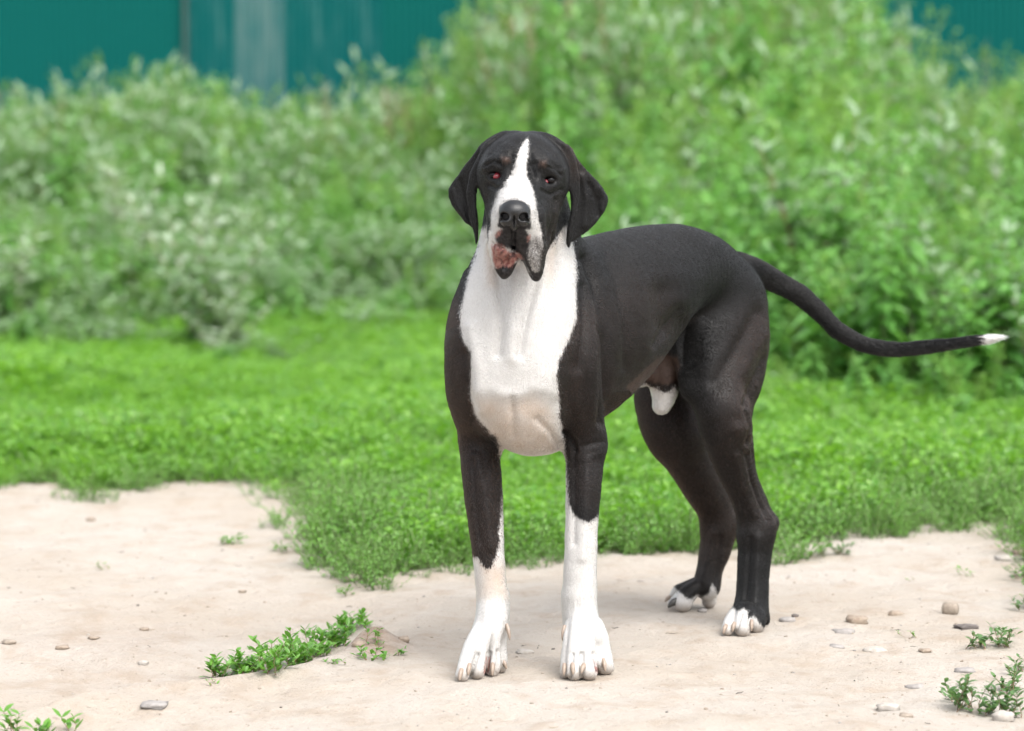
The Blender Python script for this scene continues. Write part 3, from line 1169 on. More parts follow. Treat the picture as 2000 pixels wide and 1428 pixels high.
def build_dog():
    H = 0.0028
    f = Field((-0.165, -0.30, -0.012), (1.15, 1.10, 1.10), H)
    T, NK, FL, FR, HN, HF, HD, EAR, TAIL, PREP = 1, 2, 3, 4, 5, 6, 7, 8, 9, 10

    def sw(pts, k=0.03, lab=1, **kw):
        ps, rs = PP(pts)
        f.sweep(ps, rs, k, lab, **kw)

    def el(px, py, y, rx, ry, rz, k=0.03, lab=1, rot=None, cut=False):
        """rx, rz in photo pixels; ry in metres"""
        s = S(y)
        f.ell(P(px, py, y), (rx * s, ry, rz * s), k, lab, rot, cut)

    # ---------------- trunk
    lat = np.array([0.82, -0.57, 0.0])
    st = [  # x, y, top z, bottom z, half width
        (0.015, 0.10, 0.785, 0.47, 0.118),
        (0.085, 0.21, 0.838, 0.455, 0.136),
        (0.165, 0.33, 0.856, 0.505, 0.144),
        (0.235, 0.44, 0.869, 0.585, 0.141),
        (0.295, 0.535, 0.876, 0.652, 0.129),
        (0.350, 0.615, 0.875, 0.675, 0.114),
        (0.405, 0.69, 0.853, 0.665, 0.104),
        (0.455, 0.765, 0.803, 0.645, 0.096),
        (0.500, 0.820, 0.752, 0.635, 0.072),
    ]
    pts = [(x, y, (a + b) / 2) for x, y, a, b, w in st]
    f.sweep(pts, [(w, (a - b) / 2) for x, y, a, b, w in st], 0.03, T, side=lat)
    # front of the chest
    el(1006, 640, 0.07, 112, 0.115, 150, 0.05, NK)
    el(1005, 745, 0.075, 104, 0.12, 115, 0.05, NK)
    el(1036, 806, 0.11, 70, 0.12, 70, 0.05, NK)
    sw([(985, 770, -0.005, 40), (1000, 810, 0.02, 42), (1032, 836, 0.06, 38), (1068, 850, 0.12, 30)], 0.04, NK)
    # breast bone and pectoral pads
    el(960, 725, 0.0, 44, 0.05, 80, 0.03, NK)
    el(1050, 725, 0.0, 42, 0.05, 80, 0.03, NK)
    el(1003, 700, -0.02, 30, 0.035, 75, 0.025, NK)
    # neck
    sw([(1022, 385, 0.10, 66), (1024, 445, 0.10, 80), (1024, 510, 0.095, 96), (1014, 585, 0.09, 108), (1008, 650, 0.08, 110)], 0.04, NK)
    sw([(1028, 345, 0.06, 56), (1045, 440, 0.12, 66), (1085, 545, 0.21, 82)], 0.05, T)
    # dewlap folds
    sw([(968, 480, 0.02, 20), (972, 560, 0.0, 18), (980, 650, -0.025, 14), (984, 700, -0.03, 8)], 0.022, NK)
    sw([(1060, 480, 0.02, 24), (1050, 560, 0.0, 22), (1030, 640, -0.03, 16), (1020, 700, -0.035, 8)], 0.022, NK)
    sw([(1006, 520, 0.015, 22), (1006, 590, -0.005, 18), (1006, 660, -0.02, 14)], 0.02, NK)
    # ---------------- shoulders and fore legs  (near = photo right)
    sw([(1122, 520, 0.20, (30, 30)), (1130, 590, 0.14, 36), (1124, 680, 0.08, 48), (1130, 760, 0.085, 45), (1140, 830, 0.12, 41), (1144, 868, 0.13, 38)], 0.03, FR)
    sw([(1150, 560, 0.22, 16), (1160, 640, 0.19, 18), (1158, 740, 0.17, 18), (1158, 850, 0.155, 13)], 0.03, FR)
    sw([(1144, 868, 0.125, 37), (1142, 910, 0.115, 36), (1139, 960, 0.10, 34), (1136, 1020, 0.09, 31.5), (1134, 1090, 0.08, 31.5), (1133, 1150, 0.075, 33), (1134, 1190, 0.07, 33), (1138, 1225, 0.055, 34)], 0.02, FR)
    el(1160, 872, 0.165, 14, 0.022, 22, 0.02, FR)          # point of the elbow
    sw([(1115, 1160, 0.085, 12), (1113, 1200, 0.085, 11), (1111, 1235, 0.075, 9)], 0.02, FR)
    sw([(935, 548, 0.18, 33), (919, 620, 0.12, 39), (922, 700, 0.065, 48), (926, 770, 0.075, 52), (934, 830, 0.11, 42), (938, 870, 0.12, 35)], 0.03, FL)
    sw([(937, 865, 0.12, 36), (939, 905, 0.105, 38), (943, 955, 0.09, 38), (948, 1010, 0.08, 35), (953, 1075, 0.07, 31), (958, 1130, 0.065, 30), (961, 1170, 0.06, 30), (961, 1210, 0.045, 32)], 0.02, FL)
    el(920, 885, 0.155, 14, 0.022, 22, 0.02, FL)
    sw([(979, 1165, 0.075, 12), (982, 1205, 0.07, 11), (983, 1232, 0.06, 9)], 0.02, FL)

    # ---------------- paws: toes run from the knuckles to a tip that stands on the ground
    def toe(start, tip, r, lab, k=0.0045, arch=0.020, back=None):
        r = r - 1.0
        s = P(*start[:3])
        g = G(tip[0], tip[1])
        rr = r * 0.001
        t = np.array([g[0], g[1] + rr * 0.55, rr * 0.92])
        m1 = s * 0.5 + t * 0.5 + np.array([0, 0.0, arch])
        m2 = s * 0.2 + t * 0.8 + np.array([0, 0.002, 0.010])
        f.sweep([s, m1, m2, t], [start[3] * 0.001, rr * 0.92, rr * 1.0, rr], k, lab)
    # photo left fore paw
    el(950, 1240, 0.035, 30, 0.035, 26, 0.02, FL)
    toe((944, 1222, 0.035, 15), (903, 1333), 15, FL)
    toe((955, 1222, 0.02, 16), (931, 1328), 18, FL)
    toe((968, 1222, 0.025, 15), (963, 1322), 14.5, FL)
    toe((978, 1222, 0.04, 13), (977, 1315), 14, FL)
    f.ell(G(948, 1322) + np.array([0, 0.05, 0.026]), (0.034, 0.042, 0.028), 0.02, FL)
    # photo right fore paw
    el(1140, 1245, 0.04, 32, 0.035, 26, 0.02, FR)
    toe((1116, 1225, 0.045, 14), (1107, 1327), 14, FR)
    toe((1128, 1222, 0.03, 16), (1122, 1331), 17.5, FR)
    toe((1143, 1222, 0.03, 16), (1150, 1330), 18.5, FR)
    toe((1164, 1222, 0.045, 16), (1184, 1319), 16.5, FR)
    f.ell(G(1144, 1326) + np.array([0, 0.05, 0.026]), (0.036, 0.042, 0.028), 0.02, FR)

    # ---------------- near hind leg (photo right)
    sw([(1428, 606, 0.70, (62, 78)), (1425, 650, 0.685, (68, 106)), (1420, 705, 0.66, (62, 106)), (1415, 765, 0.62, (49, 80)), (1416, 825, 0.585, (45, 52))], 0.045, HN, side=lat)
    sw([(1412, 800, 0.575, 50), (1420, 860, 0.59, 44), (1436, 915, 0.615, 36), (1454, 965, 0.64, 29), (1472, 1015, 0.655, 31), (1475, 1040, 0.655, 33)], 0.025, HN)
    sw([(1444, 800, 0.64, 22), (1452, 860, 0.66, 18), (1468, 930, 0.69, 10.5), (1491, 985, 0.705, 10), (1506, 1018, 0.71, 11)], 0.014, HN)    # hamstring tendon to the hock
    sw([(1436, 840, 0.62, 22), (1448, 890, 0.64, 16), (1466, 945, 0.67, 11), (1488, 995, 0.685, 11)], 0.016, HN)
    sw([(1446, 860, 0.645, 15), (1462, 920, 0.672, 9), (1484, 975, 0.692, 8)], 0.016, HN)
    el(1506, 1026, 0.705, 13, 0.018, 20, 0.018, HN)
    sw([(1480, 1030, 0.665, 35), (1474, 1080, 0.655, 33), (1471, 1130, 0.645, 31.5), (1469, 1170, 0.635, 33), (1466, 1195, 0.625, 36)], 0.022, HN)
    el(1444, 838, 0.575, 18, 0.02, 22, 0.02, HN)            # knee cap bump
    sw([(1335, 640, 0.60, 22), (1332, 700, 0.585, 16), (1345, 760, 0.575, 16)], 0.05, HN)   # flank fold
    toe((1444, 1188, 0.62, 12), (1421, 1243), 13.5, HN, arch=0.009)
    toe((1456, 1186, 0.61, 16), (1451, 1244), 19, HN, arch=0.012)
    toe((1476, 1190, 0.63, 16), (1477, 1236), 16.5, HN, arch=0.009)
    toe((1488, 1185, 0.66, 15), (1495, 1222), 12, HN, arch=0.006)
    f.ell(G(1466, 1238) + np.array([0, 0.045, 0.026]), (0.034, 0.042, 0.027), 0.02, HN)
    # ---------------- far hind leg
    lat2 = lat
    sw([(1350, 640, 0.90, (70, 80)), (1318, 720, 0.86, (70, 84)), (1303, 790, 0.83, (62, 64)), (1320, 850, 0.82, 54)], 0.035, HF, side=lat2)
    sw([(1312, 835, 0.815, 53), (1340, 890, 0.835, 46), (1374, 950, 0.87, 41), (1400, 1000, 0.895, 35), (1406, 1028, 0.90, 32)], 0.025, HF)
    el(1424, 1022, 0.925, 16, 0.018, 20, 0.016, HF)
    sw([(1404, 1025, 0.90, 34), (1398, 1070, 0.895, 31), (1387, 1110, 0.885, 26), (1380, 1145, 0.875, 27)], 0.02, HF)
    toe((1372, 1140, 0.87, 18), (1334, 1197), 22, HF, arch=0.008)
    toe((1358, 1140, 0.90, 14), (1318, 1180), 15, HF, arch=0.008)
    toe((1386, 1135, 0.885, 20), (1385, 1189), 17.5, HF, k=0.012, arch=0.0)
    t0 = G(1312, 1190)
    f.sweep([P(1330, 1168, 0.88), np.array([t0[0], t0[1] + 0.012, 0.012])], [0.016, 0.008], 0.01, HF)
    # ---------------- tail
    sw([(1440, 522, 0.80, 28), (1480, 533, 0.85, 24), (1520, 553, 0.875, 19.8), (1560, 575, 0.885, 18.2), (1600, 609, 0.89, 16.2), (1618, 628, 0.89, 15.4), (1640, 648, 0.89, 15.4), (1690, 674, 0.885, 13.8),
        (1740, 682, 0.88, 13.6), (1768, 682, 0.875, 12.6), (1800, 679, 0.87, 12.4), (1850, 673, 0.86, 10.4), (1880, 669, 0.855, 9.9), (1910, 665, 0.85, 8.6), (1935, 662, 0.845, 8), (1954, 659, 0.84, 4), (1966, 657, 0.84, 1)], 0.02, TAIL)
    # ---------------- sheath
    sw([(1205, 742, 0.50, 16), (1235, 742, 0.56, 17), (1270, 728, 0.62, 24), (1300, 722, 0.645, 30)], 0.03, PREP)
    sw([(1288, 700, 0.63, 34), (1297, 742, 0.625, 31), (1297, 775, 0.62, 23), (1292, 793, 0.615, 17)], 0.014, PREP)
    sw([(1304, 650, 0.60, 12), (1318, 690, 0.60, 9)], 0.03, PREP)

    # ---------------- head
    el(1021, 325, 0.01, 82, 0.105, 67, 0.02, HD)
    el(1021, 345, -0.02, 83, 0.075, 60, 0.03, HD)
    sw([(1024, 370, 0.0, 79), (1020, 415, 0.0, 70), (1016, 455, 0.005, 56)], 0.03, HD)
    # muzzle
    side = np.array([1.0, 0, 0])
    sw([(1020, 352, -0.05, (38, 30)), (1014, 372, -0.10, (38, 26)), (1009, 396, -0.15, (38, 26)), (1005, 412, -0.180, (35, 25))], 0.03, HD, side=side)
    sw([(1020, 400, -0.05, (64, 50)), (1012, 425, -0.10, (54, 44)), (1006, 438, -0.15, (45, 36)), (1004, 440, -0.175, (38, 28))], 0.03, HD, side=side)
    # hanging lips
    sw([(972, 430, -0.14, 20), (969, 465, -0.145, 18), (972, 498, -0.14, 15), (978, 524, -0.135, 12), (984, 538, -0.132, 8)], 0.014, HD)
    sw([(985, 455, -0.165, 20), (984, 478, -0.168, 17), (980, 492, -0.165, 12)], 0.010, HD)
    sw([(996, 498, -0.14, 12), (1000, 512, -0.138, 9), (992, 530, -0.135, 9)], 0.010, HD)
    sw([(1040, 425, -0.14, 24), (1047, 465, -0.14, 22), (1048, 500, -0.135, 18), (1048, 528, -0.13, 14), (1047, 540, -0.128, 11)], 0.014, HD)
    sw([(1022, 455, -0.165, 18), (1024, 480, -0.16, 16), (1034, 505, -0.148, 14), (1040, 530, -0.135, 9)], 0.010, HD)
    sw([(1050, 420, -0.06, 34), (1052, 465, -0.07, 23), (1050, 500, -0.085, 15), (1050, 525, -0.10, 11)], 0.02, HD)
    sw([(980, 425, -0.06, 28), (974, 470, -0.075, 19), (975, 505, -0.09, 14)], 0.02, HD)
    el(1004, 492, -0.125, 20, 0.03, 18, 0.012, HD)
    # groove under the nose
    ps, rs = PP([(1003, 446, -0.20, 2.5), (1003, 470, -0.192, 3), (1002, 492, -0.178, 3.5)])
    f.sweep(ps, rs, 0.008, HD, cut=True)
    # brows, eye sockets, lids
    el(984, 312, -0.075, 17, 0.022, 12, 0.018, HD)
    el(1060, 319, -0.075, 17, 0.022, 13, 0.018, HD)
    sw([(948, 325, -0.055, 6), (962, 318, -0.07, 7), (978, 322, -0.075, 6)], 0.012, HD)
    sw([(1060, 334, -0.075, 6), (1076, 330, -0.07, 7), (1092, 342, -0.05, 6)], 0.012, HD)
    el(966, 342, -0.092, 14, 0.026, 10, 0.008, HD, cut=True)
    el(1074, 352, -0.090, 14, 0.026, 11, 0.008, HD, cut=True)
    sw([(950, 338, -0.06, 4), (962, 331, -0.078, 4.5), (978, 332, -0.084, 4)], 0.006, HD)
    sw([(952, 346, -0.062, 4.5), (964, 354, -0.078, 5), (980, 350, -0.086, 4)], 0.006, HD)
    sw([(1059, 346, -0.084, 4), (1074, 340, -0.078, 4.5), (1090, 349, -0.06, 4)], 0.006, HD)
    sw([(1060, 354, -0.084, 4), (1074, 365, -0.078, 5.5), (1090, 358, -0.06, 4.5)], 0.006, HD)
    # forehead furrow, cheek fold
    ps, rs = PP([(1020, 268, -0.09, 4), (1019, 300, -0.125, 5), (1018, 335, -0.13, 5)])
    f.sweep(ps, rs, 0.03, HD, cut=True)
    ps, rs = PP([(998, 322, -0.105, 3), (1000, 340, -0.11, 3)])
    f.sweep(ps, rs, 0.015, HD, cut=True)
    ps, rs = PP([(1040, 322, -0.105, 3), (1042, 345, -0.11, 4)])
    f.sweep(ps, rs, 0.015, HD, cut=True)

    # ---------------- ears: a flap folded along its front edge
    def ear(back, front, y0, cx, sgn, lab=EAR):
        z2 = lambda q, y: [(P(a, b, y)[0], P(a, b, y)[2]) for a, b in q]
        xc = P(cx, 350, y0)[0]
        yb = lambda x, z: y0 + 0.030 + 0.35 * np.abs(x - xc) + 0.0 * z
        f.sheet(z2(back, y0 + 0.03), yb, 0.0045, 0.008, lab, 0.004)
        yf = lambda x, z: y0 - 0.012 + 9.0 * np.square(x - xc) + 0.0 * z
        f.sheet(z2(front, y0), yf, 0.005, 0.008, lab, 0.004)
    ear([(985, 262), (970, 264), (952, 271), (938, 284), (924, 302), (909, 321), (896, 341), (884, 355), (876, 369), (875, 384), (881, 400), (893, 415), (910, 435), (922, 444), (930, 440), (930, 380), (940, 330), (958, 300)],
        [(985, 260), (966, 268), (950, 278), (934, 305), (917, 340), (911, 375), (912, 400), (918, 430), (926, 455), (930, 478), (934, 468), (935, 440), (931, 405), (930, 372), (938, 340), (944, 312), (958, 285)],
        0.0, 935, -1)
    ear([(1053, 262), (1072, 266), (1090, 273), (1103, 282), (1117, 290), (1128, 310), (1141, 326), (1156, 342), (1168, 354), (1177, 367), (1189, 386), (1188, 398), (1181, 415), (1163, 438), (1148, 451), (1136, 460), (1122, 470), (1112, 474), (1112, 440), (1116, 400), (1110, 350), (1095, 300)],
        [(1056, 262), (1080, 268), (1100, 278), (1113, 284), (1124, 310), (1131, 345), (1132, 375), (1128, 410), (1121, 440), (1115, 470), (1111, 488), (1106, 475), (1108, 446), (1114, 416), (1116, 390), (1112, 370), (1107, 340), (1100, 310), (1080, 285)],
        0.0, 1112, 1)
    # roots of the ears
    sw([(1000, 274, 0.012, 12), (972, 277, 0.017, 13), (952, 293, 0.014, 11)], 0.02, EAR)
    sw([(1045, 274, 0.012, 12), (1078, 280, 0.017, 13), (1102, 300, 0.014, 11)], 0.02, EAR)

    return f, f.mesh('dog_body', 2), dict(T=T, NK=NK, FL=FL, FR=FR, HN=HN, HF=HF, HD=HD, EAR=EAR, TAIL=TAIL, PREP=PREP)
# ------------------------------------------------------------------ coat pattern, relief and the dog's parts
def line_d(u, v, pl):
    best = np.full(u.shape, 1e9, np.float32)
    if len(pl) == 1:
        return np.hypot(u - pl[0][0], v - pl[0][1])
    for (ax, ay), (bx, by) in zip(pl[:-1], pl[1:]):
        ex, ey = bx - ax, by - ay
        t = np.clip(((u - ax) * ex + (v - ay) * ey) / (ex * ex + ey * ey + 1e-9), 0, 1)
        best = np.minimum(best, (u - ax - t * ex) ** 2 + (v - ay - t * ey) ** 2)
    return np.sqrt(best)


def finish_dog():
    f, (V, Q, N, lab), L = build_dog()
    u, v = proj(V)
    u = u.astype(np.float32)
    v = v.astype(np.float32)
    view = (CAM - V) / np.linalg.norm(CAM - V, axis=1)[:, None]
    face = np.clip((N * view).sum(1) * 3 + 0.2, 0, 1)
    T, NK, FL, FR, HN, HF, HD, EAR, TAIL, PREP = (L[k] for k in ('T', 'NK', 'FL', 'FR', 'HN', 'HF', 'HD', 'EAR', 'TAIL', 'PREP'))
    is_ = lambda *a: np.isin(lab, a)
    body, front, head = is_(T, NK, FL, FR, HN, HF, PREP), is_(T, NK, FL, FR), is_(HD)

    # -------- relief: (where, polyline, height in mm, half width in px)
    disp = np.zeros(len(V), np.float32)

    def dent(m, pl, mm, w):
        disp[:] += m * face * np.float32(mm * (1.6 if w > 5 else 1.2) / 1000.0) * np.exp(-(line_d(u, v, pl) / w) ** 2)
    dent(front, [(1140, 505), (1158, 545), (1172, 600), (1180, 680), (1180, 770), (1174, 825)], -6, 9)
    dent(front, [(1128, 520), (1146, 570), (1158, 640), (1160, 730), (1158, 800)], 1.5, 13)
    dent(front, [(1136, 560), (1140, 640), (1130, 720)], -3, 9)
    dent(front, [(1120, 735), (1128, 800), (1140, 840)], 3, 14)
    dent(front, [(1106, 845), (1118, 862), (1122, 880)], -7, 6)
    dent(front, [(1136, 872), (1158, 866), (1180, 862)], -2, 6)
    dent(front, [(1150, 893), (1168, 888), (1182, 880)], 1, 4)
    dent(front, [(1180, 500), (1205, 560), (1222, 640), (1220, 720)], -3, 9)
    dent(is_(T), [(1235, 515), (1262, 575), (1272, 640), (1264, 690)], 3, 22)
    dent(is_(T, HN), [(1298, 575), (1300, 630)], -9, 32)
    dent(is_(T, HN), [(1332, 606), (1305, 650), (1280, 672)], -5, 10)
    dent(is_(T, HN), [(1343, 632), (1334, 670), (1332, 710)], -7, 13)
    dent(is_(T, HN), [(1330, 452), (1365, 462), (1392, 480)], 3, 14)
    dent(is_(HN), [(1478, 612), (1452, 660), (1418, 715), (1400, 745)], -4.5, 14)
    dent(is_(HN), [(1494, 655), (1466, 700), (1436, 752)], 2.5, 11)
    dent(is_(HN), [(1494, 700), (1470, 750), (1458, 790)], -5, 10)
    dent(is_(HN), [(1380, 640), (1372, 720), (1378, 790)], 2, 24)
    dent(is_(HN), [(1458, 805), (1468, 838), (1458, 866)], -5, 5)
    dent(is_(HN), [(1440, 838)], 4, 14)
    dent(is_(HN), [(1462, 890), (1474, 940), (1490, 985), (1502, 1010)], -7, 7)
    dent(is_(HN), [(1436, 890), (1452, 950), (1472, 1005)], 3, 8)
    dent(is_(HN), [(1466, 1050), (1462, 1110), (1456, 1170)], -3, 6)
    dent(is_(HN), [(1480, 1050), (1478, 1110), (1476, 1175)], 3, 8)
    dent(is_(HF), [(1392, 1040), (1384, 1090), (1372, 1135)], 3, 7)
    dent(is_(HF), [(1408, 1050), (1402, 1100), (1396, 1140)], -3, 5)
    # chest
    dent(front, [(966, 500), (974, 560), (978, 640), (972, 690)], -5.5, 10)
    dent(front, [(1050, 540), (1034, 600), (1020, 660), (1016, 690)], -5.5, 10)
    dent(front, [(1003, 540), (1001, 620), (1000, 700)], 3, 12)
    dent(front, [(938, 762), (958, 758), (978, 768), (1000, 775), (1020, 770), (1040, 756), (1062, 760), (1082, 768)], 1.2, 11)
    dent(front, [(940, 785), (975, 790), (1003, 796), (1040, 783), (1080, 790)], -1.5, 16)
    dent(front, [(1000, 780), (1002, 810), (1004, 850)], -4, 8)
    dent(front, [(1050, 820), (1076, 845), (1092, 872)], -3, 7)
    dent(front, [(920, 640), (935, 720), (940, 800)], 4, 12)
    dent(front, [(905, 690), (912, 760), (925, 820)], -3, 9)
    # fore legs
    dent(is_(FL), [(930, 890), (946, 960), (958, 1070)], 3, 8)
    dent(is_(FL), [(968, 880), (972, 960), (972, 1040)], -2.5, 7)
    dent(is_(FL), [(925, 900), (928, 980), (938, 1060)], -2.5, 6)
    dent(is_(FR), [(1120, 890), (1122, 960), (1120, 1060)], -3, 7)
    dent(is_(FR), [(1146, 900), (1144, 980), (1138, 1090)], 3, 9)
    for x in (1124, 1138, 1152):
        dent(is_(FR), [(x, 1180), (x + (x - 1138) * 0.4, 1220)], 1.2, 4.5)
    for x in (952, 966):
        dent(is_(FL), [(x, 1180), (x + (x - 962) * 0.6, 1220)], 1.2, 4.5)
    dent(is_(FL), [(945, 1160), (980, 1162)], 1.2, 16)
    dent(is_(FR), [(1122, 1165), (1146, 1165)], 1.2, 16)
    # clefts between the toes
    for lb_, pl in ((FL, [(917, 1324), (926, 1298), (934, 1278)]), (FL, [(948, 1320), (952, 1298), (956, 1276)]), (FL, [(970, 1316), (972, 1292), (972, 1272)]),
                    (FR, [(1113, 1326), (1116, 1300), (1119, 1278)]), (FR, [(1136, 1330), (1136, 1300), (1136, 1276)]), (FR, [(1169, 1322), (1165, 1298), (1160, 1276)]),
                    (HN, [(1435, 1242), (1440, 1222), (1448, 1200)]), (HN, [(1466, 1240), (1465, 1222), (1465, 1200)])):
        dent(is_(lb_), pl, -5.5, 3.4)
    # face
    for pl, mm, w in (([(962, 476), (975, 483), (990, 489), (1003, 491)], -3.5, 3), ([(1003, 452), (1003, 475), (1002, 498)], -5, 3), ([(1012, 500), (1024, 522), (1036, 542)], -3, 4),
                      ([(983, 465)], 3, 9), ([(1023, 466)], 2.5, 9), ([(990, 505), (984, 525)], -3, 4), ([(968, 500), (972, 520)], 2, 5), ([(1046, 500), (1048, 525)], 2, 7)):
        dent(head, pl, mm, w)
    for pl, mm, w in (([(975, 320), (985, 300), (1000, 305)], -2.5, 4), ([(952, 322), (966, 314), (978, 322)], -2.5, 3), ([(950, 330), (962, 322), (975, 328)], 2, 3),
                      ([(1046, 322), (1060, 306), (1074, 316), (1092, 330)], -2.5, 4), ([(1070, 326), (1084, 330), (1096, 342)], -2.5, 3),
                      ([(1000, 300), (1003, 325), (996, 345)], -3, 5), ([(1036, 300), (1037, 325), (1043, 345)], -3, 5),
                      ([(955, 362), (968, 368), (985, 362)], -2.5, 4), ([(1058, 372), (1076, 380), (1096, 370)], -2.5, 4),
                      ([(1086, 390), (1080, 430), (1068, 470)], -3, 5), ([(950, 385), (952, 420), (957, 450)], -2, 4),
                      ([(1060, 400), (1056, 440), (1060, 490)], 2, 7), ([(1000, 275), (1019, 282), (1040, 276)], -1.5, 8),
                      ([(970, 285), (990, 272)], -1.2, 4), ([(1052, 280), (1075, 296)], -1.2, 4), ([(1086, 300), (1100, 330)], 2, 7), ([(956, 300), (946, 330)], 2, 6)):
        dent(head, pl, mm, w)
    # ears: soft folds
    for pl, mm, w in (([(897, 352), (905, 385), (918, 430)], -3, 5), ([(884, 372), (892, 400), (912, 432)], 2.5, 5), ([(1150, 360), (1165, 390), (1168, 420)], -3, 6),
                      ([(1138, 345), (1146, 390), (1140, 440)], 3, 7), ([(1172, 368), (1180, 388), (1176, 410)], 2, 4)):
        dent(is_(EAR), pl, mm, w)
    disp += np.float32(0.0006) * np.sin(V[:, 0] * 61 + np.sin(V[:, 2] * 37) * 2) * np.sin(V[:, 2] * 53 + V[:, 1] * 47)
    V = V + N * disp[:, None]
    qn = np.cross(V[Q[:, 2]] - V[Q[:, 0]], V[Q[:, 3]] - V[Q[:, 1]])
    vn = np.zeros_like(V)
    for c_ in range(4):
        for d_ in range(3):
            vn[:, d_] += np.bincount(Q[:, c_], qn[:, d_], len(V))
    vn /= np.linalg.norm(vn, axis=1)[:, None] + 1e-12
    N = vn * np.sign((vn * N).sum(1))[:, None]

    # -------- coat pattern: signed distances (px of the photo) to the edge of each marking
    white = np.full(len(V), -40.0, np.float32)

    def mark(dst, m, poly, sgn=1):
        d = poly_sd(u[m], v[m], poly) * sgn
        dst[m] = np.maximum(dst[m], d)
    chest = [(936, 436), (934, 470), (927, 500), (914, 541), (900, 604), (898, 635), (906, 667), (923, 692), (919, 733), (914, 771), (923, 809), (941, 828), (950, 836), (955, 846), (968, 852), (971, 864),
             (980, 900), (1060, 915), (1100, 900), (1103, 870), (1101, 840), (1093, 815), (1094, 784), (1087, 733), (1092, 705), (1114, 658), (1127, 620), (1127, 563), (1124, 500), (1118, 470), (1112, 442),
             (1104, 440), (1098, 448), (1088, 462), (1068, 490), (1040, 500), (960, 470), (954, 434), (944, 446)]
    mark(white, is_(NK, T, FL, FR) & (V[:, 2] > 0.40) & (V[:, 1] < 0.135 + 0.12 * np.clip(0.62 - V[:, 2], 0, 1)), chest)
    # sleeve edges
    sl = [(991, 925), (984, 940), (980, 1000), (975, 1060), (969, 1088), (960, 1108), (951, 1112), (942, 1104), (933, 1090), (925, 1086), (860, 1086), (860, 1400), (1050, 1400), (1050, 905)]
    mark(white, is_(FL), sl)
    sr = [(1100, 868), (1106, 905), (1108, 950), (1111, 985), (1118, 1005), (1132, 1014), (1148, 1020), (1160, 1014), (1172, 1002), (1220, 1000), (1220, 1400), (1050, 1400), (1050, 868)]
    mark(white, is_(FR), sr)
    mark(white, is_(HN), [(1400, 1196), (1432, 1187), (1441, 1194), (1452, 1188), (1462, 1196), (1464, 1210), (1472, 1202), (1482, 1216), (1492, 1226), (1494, 1260), (1400, 1260)])
    mark(white, is_(HF), [(1290, 1150), (1312, 1142), (1322, 1152), (1336, 1164), (1346, 1172), (1362, 1162), (1372, 1166), (1386, 1158), (1392, 1140), (1400, 1158), (1410, 1200), (1290, 1210)])
    tl = u - 1916 + 6 * np.sin(v * 0.9)
    white[is_(TAIL)] = np.clip(tl[is_(TAIL)], -40, 40)
    mark(white, is_(PREP), [(1244, 754), (1262, 750), (1272, 757), (1284, 757), (1294, 768), (1308, 764), (1318, 752), (1330, 790), (1310, 830), (1262, 830)])
    blaze = [(1030, 269), (1033, 274), (1031, 300), (1028, 330), (1029, 345), (1036, 358), (1042, 375), (1047, 395), (1050, 425), (1056, 455), (1058, 480), (1056, 505), (1050, 540), (1000, 560), (960, 545),
             (950, 480), (955, 445), (960, 420), (964, 398), (972, 375), (982, 362), (996, 345), (1006, 318), (1012, 300), (1020, 280)]
    mark(white, head, blaze)

    pink = np.full(len(V), -40.0, np.float32)
    mark(pink, head, [(960, 480), (970, 474), (980, 478), (988, 486), (996, 494), (1004, 492), (1014, 496), (1022, 506), (1008, 510), (1002, 518), (994, 524), (982, 518), (974, 524), (966, 522), (962, 506)])
    mark(pink, head, [(966, 462), (970, 452), (978, 448), (980, 454), (972, 464)])
    mark(pink, head, [(1029, 462), (1035, 458), (1036, 466), (1030, 472)])
    mark(pink, is_(FL), [(946, 1316), (953, 1282), (958, 1282), (954, 1316)])
    mark(pink, is_(FR), [(1158, 1288), (1162, 1286), (1171, 1312), (1166, 1314)])
    lips = np.full(len(V), -40.0, np.float32)      # black lip skin and smudges on the muzzle
    mark(lips, head, [(984, 444), (1000, 436), (1018, 444), (1030, 452), (1036, 470), (1030, 500), (1040, 530), (1058, 534), (1060, 560), (1036, 556), (1030, 530), (1018, 512), (1014, 500), (1004, 490),
                      (990, 484), (974, 480), (967, 466), (976, 452)])
    mark(lips, head, [(956, 520), (968, 524), (980, 518), (990, 512), (1000, 514), (1010, 512), (1010, 530), (1000, 545), (980, 554), (958, 546)])
    grey = np.full(len(V), -40.0, np.float32)      # grey ticking on the lip; over the nose, sky light painted in grey
    mark(grey, head, [(1034, 470), (1046, 462), (1058, 470), (1064, 500), (1062, 530), (1050, 538), (1038, 520), (1028, 500)])
    mark(grey, head, [(976, 405), (985, 392), (1003, 386), (1022, 391), (1034, 404), (1038, 420), (972, 420)])
    tan = np.full(len(V), -40.0, np.float32)
    mark(lips, head, [(976, 402), (1034, 402), (1038, 446), (1020, 452), (986, 450), (972, 444)])
    for c in ((988, 312), (1061, 319)):
        mark(tan, head, [(c[0] - 8, c[1] - 7), (c[0] + 8, c[1] - 7), (c[0] + 8, c[1] + 7), (c[0] - 8, c[1] + 7)])
    cream = np.full(len(V), -40.0, np.float32)     # thin haired warm skin under the chest and on the muzzle
    mark(cream, is_(NK, T, FL, FR), [(930, 778), (975, 772), (1002, 780), (1040, 768), (1080, 790), (1105, 900), (960, 915)])
    mark(cream, is_(FL), [(930, 1095), (995, 1095), (995, 1172), (930, 1172)])
    mark(cream, is_(NK, T), [(936, 440), (962, 436), (968, 560), (950, 560)])
    mark(cream, is_(NK, T), [(1064, 500), (1096, 440), (1104, 440), (1084, 540), (1068, 560)])
